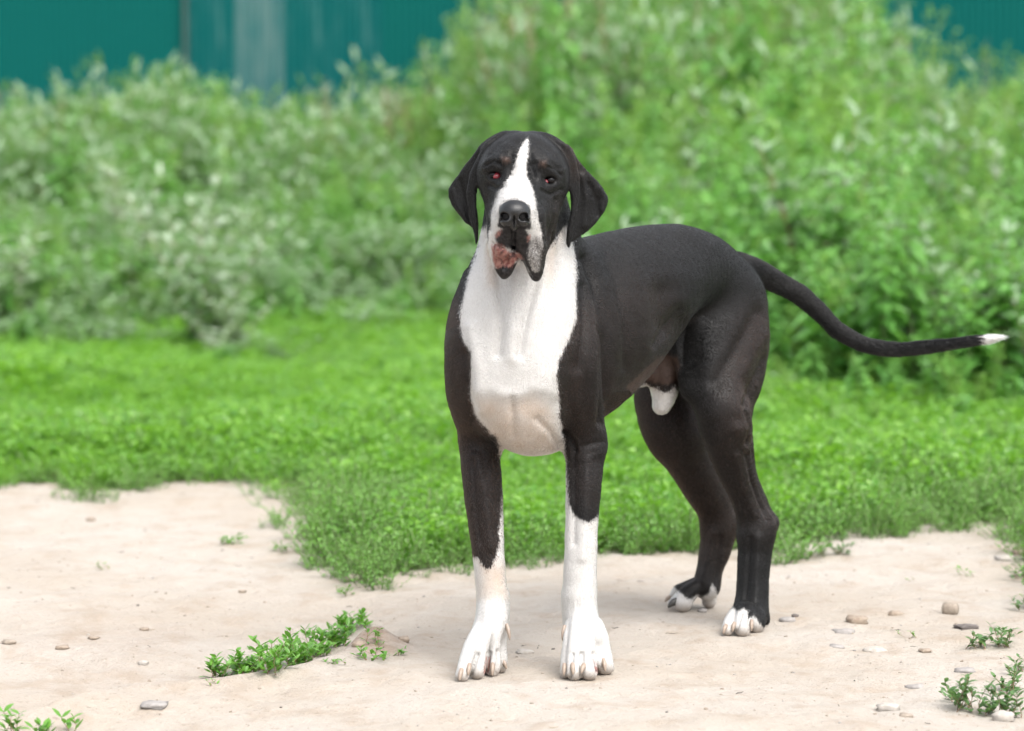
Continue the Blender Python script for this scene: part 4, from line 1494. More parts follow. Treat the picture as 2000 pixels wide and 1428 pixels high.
    mark(tan, is_(PREP, T, HN, HF) & (V[:, 2] < 0.66) & (u < 1332), [(1236, 772), (1262, 745), (1300, 752), (1326, 745), (1322, 700), (1306, 690), (1280, 700), (1240, 738), (1222, 756)])
    # shoulders, thighs, legs: brownish light painted into the black; sheath: its own brown
    brown = np.zeros(len(V), np.float32)
    for m, pl, w, a in ((front, [(1125, 640), (1115, 720), (1125, 800)], 50, 0.8), (front, [(905, 640), (890, 740), (920, 830)], 45, 0.8), (is_(FL), [(940, 870), (945, 1000), (955, 1080)], 45, 1.4),
                        (is_(FR), [(1130, 860), (1140, 960)], 40, 0.5), (is_(HN), [(1490, 640), (1450, 740), (1440, 830), (1470, 830)], 45, 0.9), (is_(HF), [(1290, 800), (1340, 930), (1400, 1020)], 60, 1.1),
                        (is_(HN), [(1440, 900), (1490, 1010)], 45, 0.5), (is_(T), [(1230, 600), (1240, 690), (1200, 760)], 60, 0.45), (is_(PREP), [(1280, 730)], 50, 1.0), (is_(T), [(1290, 580), (1310, 640)], 35, 0.45),
                        (is_(HD), [(1100, 400), (1070, 470)], 25, 0.4), (is_(EAR), [(1112, 300), (1125, 330)], 20, 0.8), (is_(HF), [(1380, 1100)], 60, 0.5)):
        brown += m * a * np.exp(-(line_d(u, v, pl) / w) ** 2)
    soil = np.clip(1 - V[:, 2] / 0.03, 0, 1) * is_(FL, FR, HN, HF)

    me = mesh_np('dog', V, Q)
    for k, a in (('white', white / 10), ('pink', pink / 10), ('lips', lips / 10), ('grey', grey / 10), ('tan', tan / 10), ('cream', cream / 10), ('brown', np.clip(brown, 0, 1)), ('soil', soil),
                 ('axial', is_(T, TAIL).astype(np.float32))):
        fattr(me, k, a)

    m = bpy.data.materials.new('short dog coat')
    t = NT(m)
    co = t.n('ShaderNodeTexCoord').outputs['Object']
    legs = t.noise(1.0, 2, 0.6, t.map(co, (420, 420, 60)))
    trunk = t.noise(1.0, 2, 0.6, t.map(t.map(co, (1, 1, 1), (0, 0, R(-56))), (70, 420, 420)))
    hair = t.n('ShaderNodeMix', data_type='FLOAT')
    t.put(hair.inputs[0], t.attr('axial').outputs['Fac'])
    t.put(hair.inputs[2], legs)
    t.put(hair.inputs[3], trunk)
    hair = hair.outputs[0]
    fine = t.noise(160, 3, 0.6, co)
    big = t.noise(22, 3, 0.6, co)
    jit = t.math('ADD', t.math('MULTIPLY_ADD', hair, 1.0, -0.5), t.math('MULTIPLY_ADD', fine, 0.4, -0.2))

    def edge(name, amp=1.2, lo=-0.26, hi=0.26):
        return t.ss(t.math('MULTIPLY_ADD', jit, amp, t.attr(name).outputs['Fac']), lo, hi)
    blk = t.mix(t.math('MULTIPLY', t.attr('brown').outputs['Fac'], t.ss(big, 0.2, 0.75, 0.5, 1.0)), (0.0020, 0.0019, 0.0019), (0.013, 0.0072, 0.005))
    blk = t.mix(t.ss(hair, 0.25, 0.8), blk, (0.004, 0.0037, 0.0036))
    blk = t.mix(t.math('MULTIPLY', edge('tan', 1.2, -0.5, 0.6), 0.7), blk, (0.060, 0.036, 0.027))
    wht = t.mix(t.ss(hair, 0.3, 0.7), (0.39, 0.377, 0.36), (0.45, 0.44, 0.425))
    wht = t.mix(t.math('MULTIPLY', t.ss(t.attr('cream').outputs['Fac'], -1.2, 2.5), t.ss(big, 0.25, 0.7, 0.55, 1.0)), wht, (0.37, 0.305, 0.25))
    wht = t.mix(t.math('MULTIPLY', t.attr('soil').outputs['Fac'], 0.65), wht, (0.22, 0.165, 0.12))
    c = t.mix(edge('white'), blk, wht)
    spk = t.ss(t.noise(520, 2, 0.6, co), 0.42, 0.62)
    c = t.mix(t.math('MULTIPLY', edge('grey', 1.4, -0.6, 0.7), t.math('MULTIPLY_ADD', spk, -0.45, 0.9)), c, (0.042, 0.036, 0.033))
    c = t.mix(edge('lips', 1.2, -0.4, 0.3), c, t.mix(t.ss(fine, 0.4, 0.65), (0.005, 0.0045, 0.005), (0.020, 0.018, 0.019)))
    c = t.mix(edge('pink', 1.0, -0.3, 0.3), c, t.mix(t.ss(t.noise(75, 3, 0.65, co), 0.52, 0.62), t.mix(t.ss(fine, 0.35, 0.65), (0.15, 0.052, 0.045), (0.25, 0.13, 0.108)), (0.075, 0.035, 0.032)))
    wet = t.math('MAXIMUM', edge('pink', 1.0), edge('lips', 1.0))
    rough = t.math('MULTIPLY_ADD', wet, -0.12, t.ss(hair, 0.2, 0.8, 0.46, 0.56))
    nrm = t.bump(t.math('ADD', hair, t.math('MULTIPLY', fine, 0.5)), 0.42, 0.0016)
    nrm = t.bump(t.noise(38, 4, 0.62, co), 0.22, 0.006, nrm)
    p = t.pbr(Base_Color=c, Roughness=rough, Normal=nrm, Sheen_Weight=0.03, Sheen_Roughness=0.4, Sheen_Tint=(0.80, 0.83, 0.9))
    p.inputs['Specular IOR Level'].default_value = 0.22
    t.out(p.outputs[0])

    dog = link('dog', me, m)
    tag(dog, 'large black dog with white chest, blaze and forelegs standing on the dirt path', 'dog')

    # -------- nose leather
    g = Field(P(965, 455, -0.235) - np.array([0, 0.01, 0.0]), P(1045, 385, -0.235) + np.array([0, 0.09, 0]), 0.0014)

    def ge(px, py, y, rx, ry, rz, k, cut=False, rot=None):
        g.ell(P(px, py, y), (rx / 1000, ry, rz / 1000), k, 1, rot, cut)
    ge(1005, 413, -0.192, 30, 0.032, 22, 0.006)
    ge(990, 428, -0.206, 14, 0.020, 15, 0.006)
    ge(1021, 428, -0.206, 14, 0.020, 15, 0.006)
    ge(1004, 438, -0.198, 9, 0.020, 14, 0.006)
    ge(985, 423, -0.222, 9.5, 0.024, 7.5, 0.003, True, (0, 25, 0))
    ge(1023, 424, -0.222, 9.5, 0.024, 7.5, 0.003, True, (0, -25, 0))
    ge(978, 430, -0.214, 6, 0.016, 2.5, 0.003, True, (0, -20, 0))
    ge(1032, 431, -0.214, 6, 0.016, 2.5, 0.003, True, (0, 20, 0))
    ge(1004, 436, -0.224, 1.2, 0.012, 16, 0.003, True)
    NV, NQ, _, _ = g.mesh('nose', 2)
    nm = bpy.data.materials.new('nose leather')
    t = NT(nm)
    co = t.n('ShaderNodeTexCoord').outputs['Object']
    vz = t.n('ShaderNodeTexVoronoi')
    vz.inputs['Scale'].default_value = 420
    t.t.links.new(co, vz.inputs['Vector'])
    t.out(t.pbr(Base_Color=(0.004, 0.004, 0.0045), Roughness=0.42, Normal=t.bump(vz.outputs['Distance'], 0.3, 0.001)).outputs[0])
    link('nose', mesh_np('nose', NV, NQ), nm, dog)

    # -------- eyes with the red haw showing
    em = plain('dark eye', (0.003, 0.002, 0.002), 0.22, Specular_IOR_Level=0.25)
    hm = plain('red haw of the eye', (0.22, 0.022, 0.032), 0.24, Coat_Weight=0.5)

    def ball(name, c, r, mat, parent, rot=(0, 0, 0), nu=20, nv=12):
        a = np.linspace(0, 2 * math.pi, nu, endpoint=False)
        b = np.linspace(0, math.pi, nv + 1)
        vs = np.array([(math.sin(q) * math.cos(s_), math.sin(q) * math.sin(s_), math.cos(q)) for q in b for s_ in a]) * np.asarray(r)
        fs = [(i * nu + j, (i + 1) * nu + j, (i + 1) * nu + (j + 1) % nu, i * nu + (j + 1) % nu) for i in range(nv) for j in range(nu)]
        return link(name, mesh_np(name, vs, fs), mat, parent, c, rot)
    for px, py, y, hx, hy, hr in ((966, 342.5, -0.062, 4.5, 2.0, (0.0085, 0.006, 0.0072)), (1074, 352.5, -0.062, -8.5, 3.5, (0.0055, 0.006, 0.0062))):
        e = ball('eye', P(px, py, y), (0.0135, 0.0135, 0.0125), em, dog)
        ball('haw', P(px + hx, py + hy, y - 0.0098) - P(px, py, y), hr, hm, e, (0, R(-25 if hx > 0 else 25), 0))

    # -------- claws
    cm = bpy.data.materials.new('pale claw')
    t = NT(cm)
    co = t.n('ShaderNodeTexCoord').outputs['Object']
    t.out(t.pbr(Base_Color=t.mix(t.noise(260, 2, 0.5, co), (0.20, 0.150, 0.112), (0.33, 0.265, 0.215)), Roughness=0.38).outputs[0])
    cd = plain('dark claw', (0.035, 0.033, 0.030), 0.4)

    def claw(px, py, y, d, ln, r, mat):
        d = np.array(d, float)
        d /= np.linalg.norm(d)
        a = np.cross(d, (0, 0, 1.0))
        a /= np.linalg.norm(a)
        b = np.cross(a, d)
        vs, fs, nr = [], [], 8
        prof = ((-0.5, 0.9), (0.0, 1.0), (0.25, 0.95), (0.5, 0.8), (0.75, 0.56), (0.93, 0.3), (1.0, 0.05))
        for s_, q in prof:
            c = d * ln * s_ - b * (max(s_, 0) ** 2) * ln * 0.28
            for j in range(nr):
                an = 2 * math.pi * j / nr
                vs.append(c + (a * math.cos(an) * 0.8 + b * math.sin(an)) * r * q)
        for i in range(len(prof) - 1):
            for j in range(nr):
                fs.append((i * nr + j, i * nr + (j + 1) % nr, (i + 1) * nr + (j + 1) % nr, (i + 1) * nr + j))
        link('claw', mesh_np('claw', vs, fs), mat, dog, P(px, py, y))
    for px, py, d, ln, r in ((900, 1314, (-0.25, -1, -0.75), 0.017, 0.0062), (916, 1304, (-0.15, -1, -0.75), 0.017, 0.0062), (962, 1302, (-0.05, -1, -0.85), 0.019, 0.0066), (985, 1296, (0.7, -0.7, -0.9), 0.012, 0.005),
                             (1102, 1304, (-0.1, -1, -0.9), 0.017, 0.0055), (1118.5, 1303, (0.05, -1, -0.85), 0.016, 0.006), (1139, 1303, (-0.35, -1, -0.5), 0.015, 0.0062), (1179.5, 1295, (0.25, -1, -0.85), 0.018, 0.0062)):
        # root the claw on the toe it grows from
        best = None
        dist = np.hypot(u - px, v - py)
        k = np.argsort(dist)[:40]
        k = k[np.argmin(V[k, 1])]
        claw(px, py, V[k, 1] + 0.001, d, ln, r, cm)
    for px, py, d, ln, r, mt in ((1416, 1226, (-0.55, -1, -0.8), 0.015, 0.0058, cm), (1433, 1222, (-0.4, -1, -0.8), 0.015, 0.006, cm), (1468, 1218, (-0.1, -1, -0.9), 0.017, 0.0055, cm),
                                 (1316, 1176, (-1.0, -0.35, -0.45), 0.018, 0.0085, cd), (1305, 1168, (-1, -0.3, -0.6), 0.012, 0.005, cm)):
        dist = np.hypot(u - px, v - py)
        k = np.argsort(dist)[:40]
        k = k[np.argmin(V[k, 1])]
        claw(px, py, V[k, 1] + 0.001, d, ln, r, mt)
    claw(992, 1229, 0.025, (0.35, -0.6, -1), 0.022, 0.005, cm)
    claw(1101, 1231, 0.03, (-0.3, -0.6, -1), 0.020, 0.005, cm)
    # -------- the short hair itself
    rng = np.random.default_rng(5)
    tri = np.concatenate([Q[:, [0, 1, 2]], Q[:, [0, 2, 3]]])
    a, b, c = V[tri[:, 0]], V[tri[:, 1]], V[tri[:, 2]]
    ar = np.linalg.norm(np.cross(b - a, c - a), axis=1) / 2
    fv = (N[tri[:, 0]] * view[tri[:, 0]]).sum(1)
    skin = (np.maximum(pink, lips)[tri[:, 0]] > -2) | ((lab[tri[:, 0]] == HD) & ((np.hypot(u - 966, v - 342)[tri[:, 0]] < 13) | (np.hypot(u - 1074, v - 352)[tri[:, 0]] < 13) | (np.hypot(u - 1005, v - 424)[tri[:, 0]] < 30)))
    wgt = ar * np.where(fv > -0.35, 1.0, 0.25) * ~skin * np.where(V[tri[:, 0], 2] < 0.012, 0, 1)
    wgt = wgt * np.where((tan[tri[:, 0]] > 0) & (lab[tri[:, 0]] != HD), 0.12, 1.0)
    NH = 400000
    cum = np.cumsum(wgt)
    pick = np.searchsorted(cum, rng.random(NH) * cum[-1])
    pick = np.minimum(pick, len(tri) - 1)
    r1, r2 = np.sqrt(rng.random(NH)), rng.random(NH)
    w0, w1, w2 = 1 - r1, r1 * (1 - r2), r1 * r2
    bl = lambda A: (A[tri[pick, 0]].T * w0 + A[tri[pick, 1]].T * w1 + A[tri[pick, 2]].T * w2).T
    root, nn = bl(V), bl(N)
    nn /= np.linalg.norm(nn, axis=1)[:, None] + 1e-9
    lb = lab[tri[pick, 0]]
    flow = np.zeros_like(root)
    flow[:] = (0.25, 0.2, -1.0)
    tr = np.isin(lb, (T, HN)) & (root[:, 2] > 0.55)
    flow[tr] = (0.52, 0.76, -0.38)
    flow[np.isin(lb, (NK,))] = (0.0, 0.1, -1)
    hd = lb == HD
    flow[hd] = np.stack([(root[hd, 0] - 0.02) * 4, np.full(hd.sum(), 0.6), np.clip((root[hd, 2] - 0.95) * 6, -1, 0.7)], 1)
    flow[lb == EAR] = (0, 0.1, -1)
    flow[lb == TAIL] = (0.9, 0.1, -0.25)
    flow += rng.normal(0, 0.16, flow.shape)
    tg = flow - nn * (flow * nn).sum(1)[:, None]
    tg /= np.linalg.norm(tg, axis=1)[:, None] + 1e-9
    ln = rng.uniform(0.0026, 0.0052, NH) * np.where(root[:, 2] < 0.11, 0.7, 1.0) * np.where(hd | (lb == EAR), 0.7, 1.0) * np.where(lb == TAIL, 2.4, 1.0)
    lift = rng.uniform(0.08, 0.30, NH)
    pts = np.stack([root - nn * 0.0004, root + tg * (ln * 0.5)[:, None] + nn * (ln * lift * 0.75)[:, None], root + tg * ln[:, None] + nn * (ln * lift)[:, None]], 1)
    hc = bpy.data.hair_curves.new('fur')
    hc.add_curves([3] * NH)
    hc.attributes['position'].data.foreach_set('vector', pts.astype(np.float32).ravel())
    ra = hc.attributes.get('radius') or hc.attributes.new('radius', 'FLOAT', 'POINT')
    ra.data.foreach_set('value', np.tile(np.array([0.00028, 0.00024, 0.00006], np.float32), NH))
    W = bl(white[:, None])[:, 0] + rng.normal(0, 3.2, NH)
    Gy = bl(grey[:, None])[:, 0] + rng.normal(0, 7, NH)
    Br = np.clip(bl(brown[:, None])[:, 0], 0, 1)
    Cr = np.clip(bl(cream[:, None])[:, 0] / 25 + 0.3, 0, 1)
    So = bl(soil[:, None])[:, 0]
    va = (rng.uniform(0.3, 1.6, NH) + 5.0 * (rng.random(NH) < 0.02))[:, None]  # random tone per hair, plus a few much lighter ones as painted glints
    cb = (np.array([0.0010, 0.00095, 0.00095]) * (1 - Br[:, None]) + np.array([0.0135, 0.0068, 0.0044]) * Br[:, None]) * va
    cw = np.array([0.43, 0.42, 0.407]) * (1 - Cr[:, None] * 0.8) + np.array([0.42, 0.365, 0.315]) * Cr[:, None] * 0.8
    cw = cw * (1 - 0.5 * So[:, None]) + np.array([0.24, 0.18, 0.135]) * 0.5 * So[:, None]
    cc = np.where((W > 0)[:, None], cw, cb)
    g_ = (Gy > 0) & (rng.random(NH) < 0.75)
    cc = np.where(g_[:, None], np.where(rng.random(NH)[:, None] < 0.4, np.array([0.15, 0.132, 0.12]), np.array([0.012, 0.011, 0.0105])), cc)
    ca = hc.attributes.new('hair_colour', 'FLOAT_COLOR', 'CURVE')
    ca.data.foreach_set('color', np.concatenate([cc, np.ones((NH, 1))], 1).astype(np.float32).ravel())
    fm = bpy.data.materials.new('dog hair')
    t = NT(fm)
    ph = t.n('ShaderNodeBsdfHairPrincipled', parametrization='COLOR')
    t.put(ph.inputs['Color'], t.attr('hair_colour').outputs['Color'])
    ph.inputs['IOR'].default_value = 1.38
    ph.inputs['Roughness'].default_value = 0.26
    ph.inputs['Radial Roughness'].default_value = 0.5
    t.out(ph.outputs[0])
    link('fur', hc, fm, dog)
    return dog


sc.cycles_curves.shape = 'RIBBONS'
DOG = finish_dog()


# ------------------------------------------------------------------ stones on the path
def stone_mesh(seed, sx, sy, sz, rough=0.16, box=0.0):
    r = np.random.default_rng(seed)
    nu, nv = 14, 8
    a = np.linspace(0, 2 * math.pi, nu, endpoint=False)
    b = np.linspace(0.0, math.pi, nv + 1)
    vs = []
    ph = r.uniform(0, 6.28, 6)
    for q in b:
        for s in a:
            d = np.array([math.sin(q) * math.cos(s), math.sin(q) * math.sin(s), math.cos(q)])
            if box:
                d = d / (np.abs(d) ** 7).sum() ** (1 / 7) * box + d * (1 - box)
            k = 1 + rough * (math.sin(3 * d[0] + ph[0]) * math.sin(4 * d[1] + ph[1]) + 0.6 * math.sin(7 * d[2] + 3 * d[0] + ph[2]) + 0.4 * math.sin(9 * d[1] + ph[3]))
            vs.append(d * k * np.array([sx, sy, sz]))
    fs = [(i * nu + j, (i + 1) * nu + j, (i + 1) * nu + (j + 1) % nu, i * nu + (j + 1) % nu) for i in range(nv) for j in range(nu)]
    return mesh_np('stone', vs, fs)


def stonemat(name, a, b):
    m = bpy.data.materials.new(name)
    t = NT(m)
    co = t.n('ShaderNodeTexCoord').outputs['Object']
    c = t.mix(t.ss(t.noise(70, 4, 0.65, co), 0.35, 0.65), a, b)
    t.out(t.pbr(Base_Color=c, Roughness=0.85, Normal=t.bump(t.noise(240, 3, 0.6, co), 0.5, 0.003)).outputs[0])
    return m


SM = dict(tan=stonemat('tan stone', (0.215, 0.178, 0.140), (0.285, 0.24, 0.195)), grey=stonemat('grey stone', (0.215, 0.198, 0.185), (0.285, 0.265, 0.248)),
          white=stonemat('whitish stone', (0.315, 0.285, 0.25), (0.38, 0.35, 0.315)), dark=stonemat('dark stone', (0.08, 0.068, 0.062), (0.135, 0.115, 0.105)),
          brown=stonemat('brown clod', (0.215, 0.165, 0.122), (0.285, 0.232, 0.182)))
STONES = [  # px, py, width px, height px, sink, material, label
    (1857, 1200, 32, 27, 0.12, 'tan', 'squarish tan stone lying loose on the path behind the hind paw'),
    (1674, 1217, 40, 20, 0.35, 'brown', 'brownish angular stone half set in the path beyond the hind paw'),
    (1750, 1201, 30, 14, 0.5, 'brown', 'flat tan-pink stone in the path a little before the squarish stone'),
    (1710, 1272, 48, 17, 0.6, 'white', 'broad pale flat stone set flush in the path below the angular stone'),
    (1648, 1236, 40, 16, 0.62, 'grey', 'flat greyish stone flush in the path right beside the angular stone'),
    (1735, 1388, 46, 18, 0.30, 'white', 'white oval stone by the front edge near the leafy right-hand weeds'),
    (1790, 1344, 38, 15, 0.55, 'grey', 'grey oval stone flush in the path above the white oval stone'),
    (1885, 1312, 40, 12, 0.5, 'grey', 'flat bluish grey stone just above the leafy right-hand weeds'),
    (1960, 1408, 40, 24, 0.25, 'white', 'pale rounded stone under the leafy weeds in the bottom right corner'),
    (1965, 1095, 42, 16, 0.35, 'white', 'pale stone under the weeds at the far right end of the path'),
    (1992, 1084, 24, 20, 0.3, 'brown', 'pinkish stone at the right edge beside a pale one under weeds'),
    (1634, 1264, 30, 12, 0.62, 'grey', 'small grey stone flush in the path left of the broad pale stone'),
    (1808, 1274, 26, 9, 0.25, 'brown', 'dark reddish chip of stone right of the broad pale stone'),
    (1890, 1228, 44, 9, 0.25, 'dark', 'long thin dark splinter lying below the squarish stone'),
    (1538, 1214, 32, 13, 0.4, 'grey', 'grey flat stone just right of the near hind paw'),
    (1553, 1205, 14, 6, 0.2, 'dark', 'small dark chip resting behind the grey flat stone'),
    (1372, 1196, 18, 8, 0.2, 'grey', 'small grey pebble between the toes of the far hind paw'),
    (300, 1382, 54, 20, 0.30, 'grey', 'grey flat stone at the front edge of the worn hollow'),
    (17, 1258, 28, 15, 0.2, 'tan', 'tan chip of stone at the left edge of the path'),
    (121, 1268, 26, 12, 0.2, 'brown', 'orange-brown clod lying in the worn hollow'),
    (281, 1232, 18, 9, 0.2, 'brown', 'small dark brown clod in the hollow, farther than the others'),
    (182, 1249, 22, 6, 0.2, 'brown', 'thin brown twiggy clod in the hollow'),
    (279, 1298, 20, 14, 0.3, 'white', 'small pale pebble in the middle of the hollow'),
    (177, 1018, 18, 12, 0.2, 'brown', 'orange clod at the back of the dirt near the grass edge'),
    (1024, 1276, 32, 13, 0.4, 'white', 'white flat pebble between the two fore paws'),
    (505, 1316, 24, 14, 0.3, 'white', 'pale pebble in the strip of knotgrass'),
    (473, 1158, 14, 8, 0.2, 'brown', 'small brown clod on the dirt below the grass point'),
    (690, 1135, 36, 18, 0.35, 'tan', 'tan lump of earth at the point of the lawn'),
    (1770, 1400, 26, 10, 0.4, 'tan', 'faint tan stone behind the white oval stone'),
    (690, 1112, 30, 12, 0.5, 'grey', 'flat grey stone under the point of the lawn'),
    (700, 1262, 30, 16, 0.35, 'brown', 'reddish crumbly clod on the mound between strip and burrow'),
    (788, 1252, 22, 12, 0.3, 'brown', 'brown clod at the right rim of the small burrow'),
    (745, 1238, 18, 10, 0.3, 'tan', 'tan crumb of earth behind the small burrow'),
]
for i, (px, py, w, h, sink, mt, lab_) in enumerate(STONES):
    p = GH(px, py)
    s = S(p[1])
    wx, hz = w * s / 2, h * s / 2 * (0.72 if px < 520 else 1.0)
    o = link('stone', stone_mesh(50 + i, wx, wx * (0.8 if sink < 0.25 else 0.95), max(hz * 0.95, 0.004), 0.07 if i == 0 else 0.17, 0.9 if i == 0 else (0.2, 0.75, 0.5)[i % 3]), SM[mt], None,
             (p[0], p[1] + wx * 0.4, p[2] + max(hz * 0.95, 0.004) * (1 - 2 * sink)), (0, 0, (i * 1.7) % 0.6 - 0.3))
    tag(o, lab_, 'stone', 'stones and clods on the dirt path')


def build_gravel():
    n = 5200
    x = RNG.uniform(-1.9, 2.1, n)
    y = RNG.uniform(-1.0, 3.6, n)
    k = (lawn_d(x, y) < 0.05) & (RNG.random(n) < 0.35 + 0.5 * sstep(0.2, 1.0, x) + 0.35 * (vnoise(x * 3, y * 3, 41) > 0.1))
    for f0 in FEET:
        k &= np.hypot(x - f0[0], y - f0[1]) > 0.09
    x, y = x[k], y[k]
    n = len(x)
    ms = []
    for i, q in enumerate(('tan', 'grey', 'white', 'brown', 'dark', 'tan')):
        me = stone_mesh(900 + i, 1, 0.8, 0.5, 0.2)
        me.materials.append(SM[q])
        ms.append(me)
    idx = RNG.choice(6, n, p=[0.3, 0.14, 0.12, 0.26, 0.05, 0.13])
    s = 0.0012 + 0.0032 * RNG.random(n) ** 4
    scatter('gravel', ms, np.stack([x, y, height(x, y) + s * 0.05], 1), rot3(n, 0.3), s, idx, 'small crumbs and grit scattered on the dirt path', 'gravel')


build_gravel()


def build_litter():
    ms = []
    for i, (c, l) in enumerate((((0.10, 0.075, 0.05), 1.0), ((0.26, 0.20, 0.12), 1.0), ((0.05, 0.04, 0.032), 0.7))):
        r = np.random.default_rng(40 + i)
        L = Leafer(60 + i)
        pts = [(0.35 * math.sin(k * 0.9 + i) * 0.12, (k / 4 - 0.5) * l, 0.03 * math.sin(k * 1.7)) for k in range(5)]
        v, f = [], []
        for k, p in enumerate(pts):
            w = 0.035 * (1 - abs(k / 4 - 0.45) * 0.8)
            v += [(p[0] - w, p[1], p[2]), (p[0], p[1], p[2] + w), (p[0] + w, p[1], p[2]), (p[0], p[1], p[2] - w * 0.6)]
        for k in range(4):
            a = k * 4
            f += [(a + q, a + (q + 1) % 4, a + 4 + (q + 1) % 4, a + 4 + q) for q in range(4)]
        me = mesh_np('straw_bit', v, f)
        me.materials.append(plain('dry litter %d' % i, c, 0.8))
        ms.append(me)
    n = 520
    x = RNG.uniform(-1.8, 2.0, n)
    y = RNG.uniform(-1.0, 3.4, n)
    k = (lawn_d(x, y) < 0.1) & (RNG.random(n) < 0.4 + 0.6 * (vnoise(x * 2.5, y * 2.5, 71) > 0))
    for f0 in FEET:
        k &= np.hypot(x - f0[0], y - f0[1]) > 0.09
    x, y = x[k], y[k]
    n = len(x)
    s = 0.006 + 0.028 * RNG.random(n) ** 3
    scatter('litter', ms, np.stack([x, y, height(x, y) + s * 0.02], 1), rot3(n, 0.06), np.stack([s * RNG.uniform(0.6, 1.4, n), s, s], 1), RNG.integers(0, 3, n), 'dry bits of stalk and leaf scattered on the dirt path', 'litter')


build_litter()


# ------------------------------------------------------------------ plants of the path: every leaf a part
def leaf_mesh(name, ln, w, mat, fold=0.22, curl=0.25):
    v, f = [], []
    st = ((0, 0.06), (0.25, 0.72), (0.5, 1.0), (0.75, 0.72), (1.0, 0.04))
    for s, k in st:
        z = -curl * ln * (s - 0.2) ** 2 + 0.05 * ln * s
        v += [(-w / 2 * k, ln * s, z + fold * w * k * 0.5), (0, ln * s, z), (w / 2 * k, ln * s, z + fold * w * k * 0.5)]
    for i in range(4):
        a = i * 3
        f += [(a, a + 1, a + 4, a + 3), (a + 1, a + 2, a + 5, a + 4)]
    me = mesh_np(name, v, f)
    me.materials.append(mat)
    fattr(me, 'tint', [0.35 + 0.3 * s for s, k in st for _ in range(3)])
    return me


LF_A = [leaf_mesh('leaf', 0.025, 0.0105, LM['knot'], curl=c) for c in (0.1, 0.35, -0.1)]
LF_B = [leaf_mesh('leaf', 0.016, 0.0075, LM['knot'], curl=c) for c in (0.1, 0.4)]
LM['dull'] = leafmat('dull knotgrass leaf', (0.045, 0.115, 0.032), (0.125, 0.225, 0.078))
LF_C = [leaf_mesh('leaf', 0.019, 0.0085, LM['dull'], curl=c) for c in (0.1, 0.4)]


def tube(name, lines, r0, r1, mat, parent):
    L = Leafer(1)
    for q in lines:
        L.stem(q, r0, r1)
    return link(name, mesh_np(name, [tuple(v) for v in L.sv], L.sf), mat, parent)


def sprig(px, py, label, n=4, ln=0.06, leaves=LF_A, lean=(0.3, 1.2), az=None, scale=1.0, seed=0, step=0.011, group=None, name='knotgrass_plant', lift=(0.2, 0.9)):
    r = random.Random(7000 + seed)
    root = bpy.data.objects.new(name, None)
    COL.objects.link(root)
    p = GH(px, py)
    root.location = p
    tag(root, label, 'weed', group or 'small plants growing on the dirt path')
    lines = []
    for k in range(n):
        a = r.uniform(*az) if az else r.uniform(0, 6.28)
        L_ = ln * r.uniform(0.6, 1.15)
        le = r.uniform(*lean)
        b = Vector((r.uniform(-0.018, 0.018), r.uniform(-0.018, 0.018), -0.004)) * scale
        pts = [b + Vector((math.cos(a) * math.sin(le) * L_ * s + 0.006 * math.sin(s * 4 + k), math.sin(a) * math.sin(le) * L_ * s, L_ * s * math.cos(le * (0.6 + 0.4 * s)))) for s in (0, 0.25, 0.5, 0.75, 1.0)]
        lines.append(pts)
        m = max(3, int(L_ / step))
        for i in range(m):
            s = (i + 0.8) / m
            q = min(int(s * 4), 3)
            c = pts[q].lerp(pts[q + 1], min(1, s * 4 - q))
            for j in range(2 if s > 0.55 else 1):
                o = link('leaf', r.choice(leaves), None, root, c, (r.uniform(*lift), r.uniform(-0.4, 0.4), a - 1.57 + (i + j) * 2.3 + r.uniform(-0.5, 0.5)))
                z = r.uniform(0.7, 1.2) * (1.1 - 0.3 * s) * scale
                o.scale = (z, z, z)
    tube('stem', lines, 0.0012, 0.0006, LM['red'], root)
    return root


# the strip under the lip of the hollow, from front to back
STRIP = [(432, 1328, 6, 0.050, 'front-most knotgrass of the strip, with pointed upright leaves'), (466, 1322, 6, 0.050, 'second knotgrass of the strip from its front end'),
         (500, 1316, 7, 0.046, 'knotgrass in the strip just before the pale pebble'), (538, 1314, 7, 0.055, 'knotgrass right behind the pale pebble in the strip'),
         (566, 1306, 7, 0.085, 'tallest knotgrass of the strip with a sprig standing up'), (598, 1298, 6, 0.055, 'knotgrass in the middle of the strip beside the tallest one'),
         (628, 1280, 7, 0.060, 'bushy knotgrass in the back half of the strip'), (652, 1264, 6, 0.050, 'knotgrass near the back end of the strip with wilted lower leaves'),
         (675, 1240, 5, 0.045, 'creeping knotgrass next to the back tip of the strip'), (700, 1224, 4, 0.035, 'knotgrass shoot at the back tip of the strip')]
for i, (px, py, n, ln, lb_) in enumerate(STRIP):
    sprig(px, py, lb_, n + 4, ln, LF_A, (0.1, 1.15), None, 1.05, i, 0.0085)
sprig(408, 1340, 'tiny yellowish seedling in front of the strip of knotgrass', 2, 0.022, LF_B, (0.2, 0.7), None, 0.6, 30)
sprig(735, 1290, 'sprawling knotgrass in front of the small burrow', 7, 0.050, LF_B, (0.6, 1.35), None, 1.0, 31, 0.008)
sprig(722, 1262, 'upright sprig leaning towards the small burrow', 3, 0.055, LF_B, (0.3, 0.8), (0.4, 1.2), 1.0, 32, 0.008)
sprig(768, 1280, 'thin shoot creeping from the burrow plant towards the fore paw', 3, 0.040, LF_B, (0.9, 1.35), (-0.6, 0.6), 0.9, 33, 0.008)
sprig(668, 1298, 'small sprig lying between the strip and the burrow plant', 3, 0.035, LF_B, (0.9, 1.35), None, 0.9, 34, 0.009)
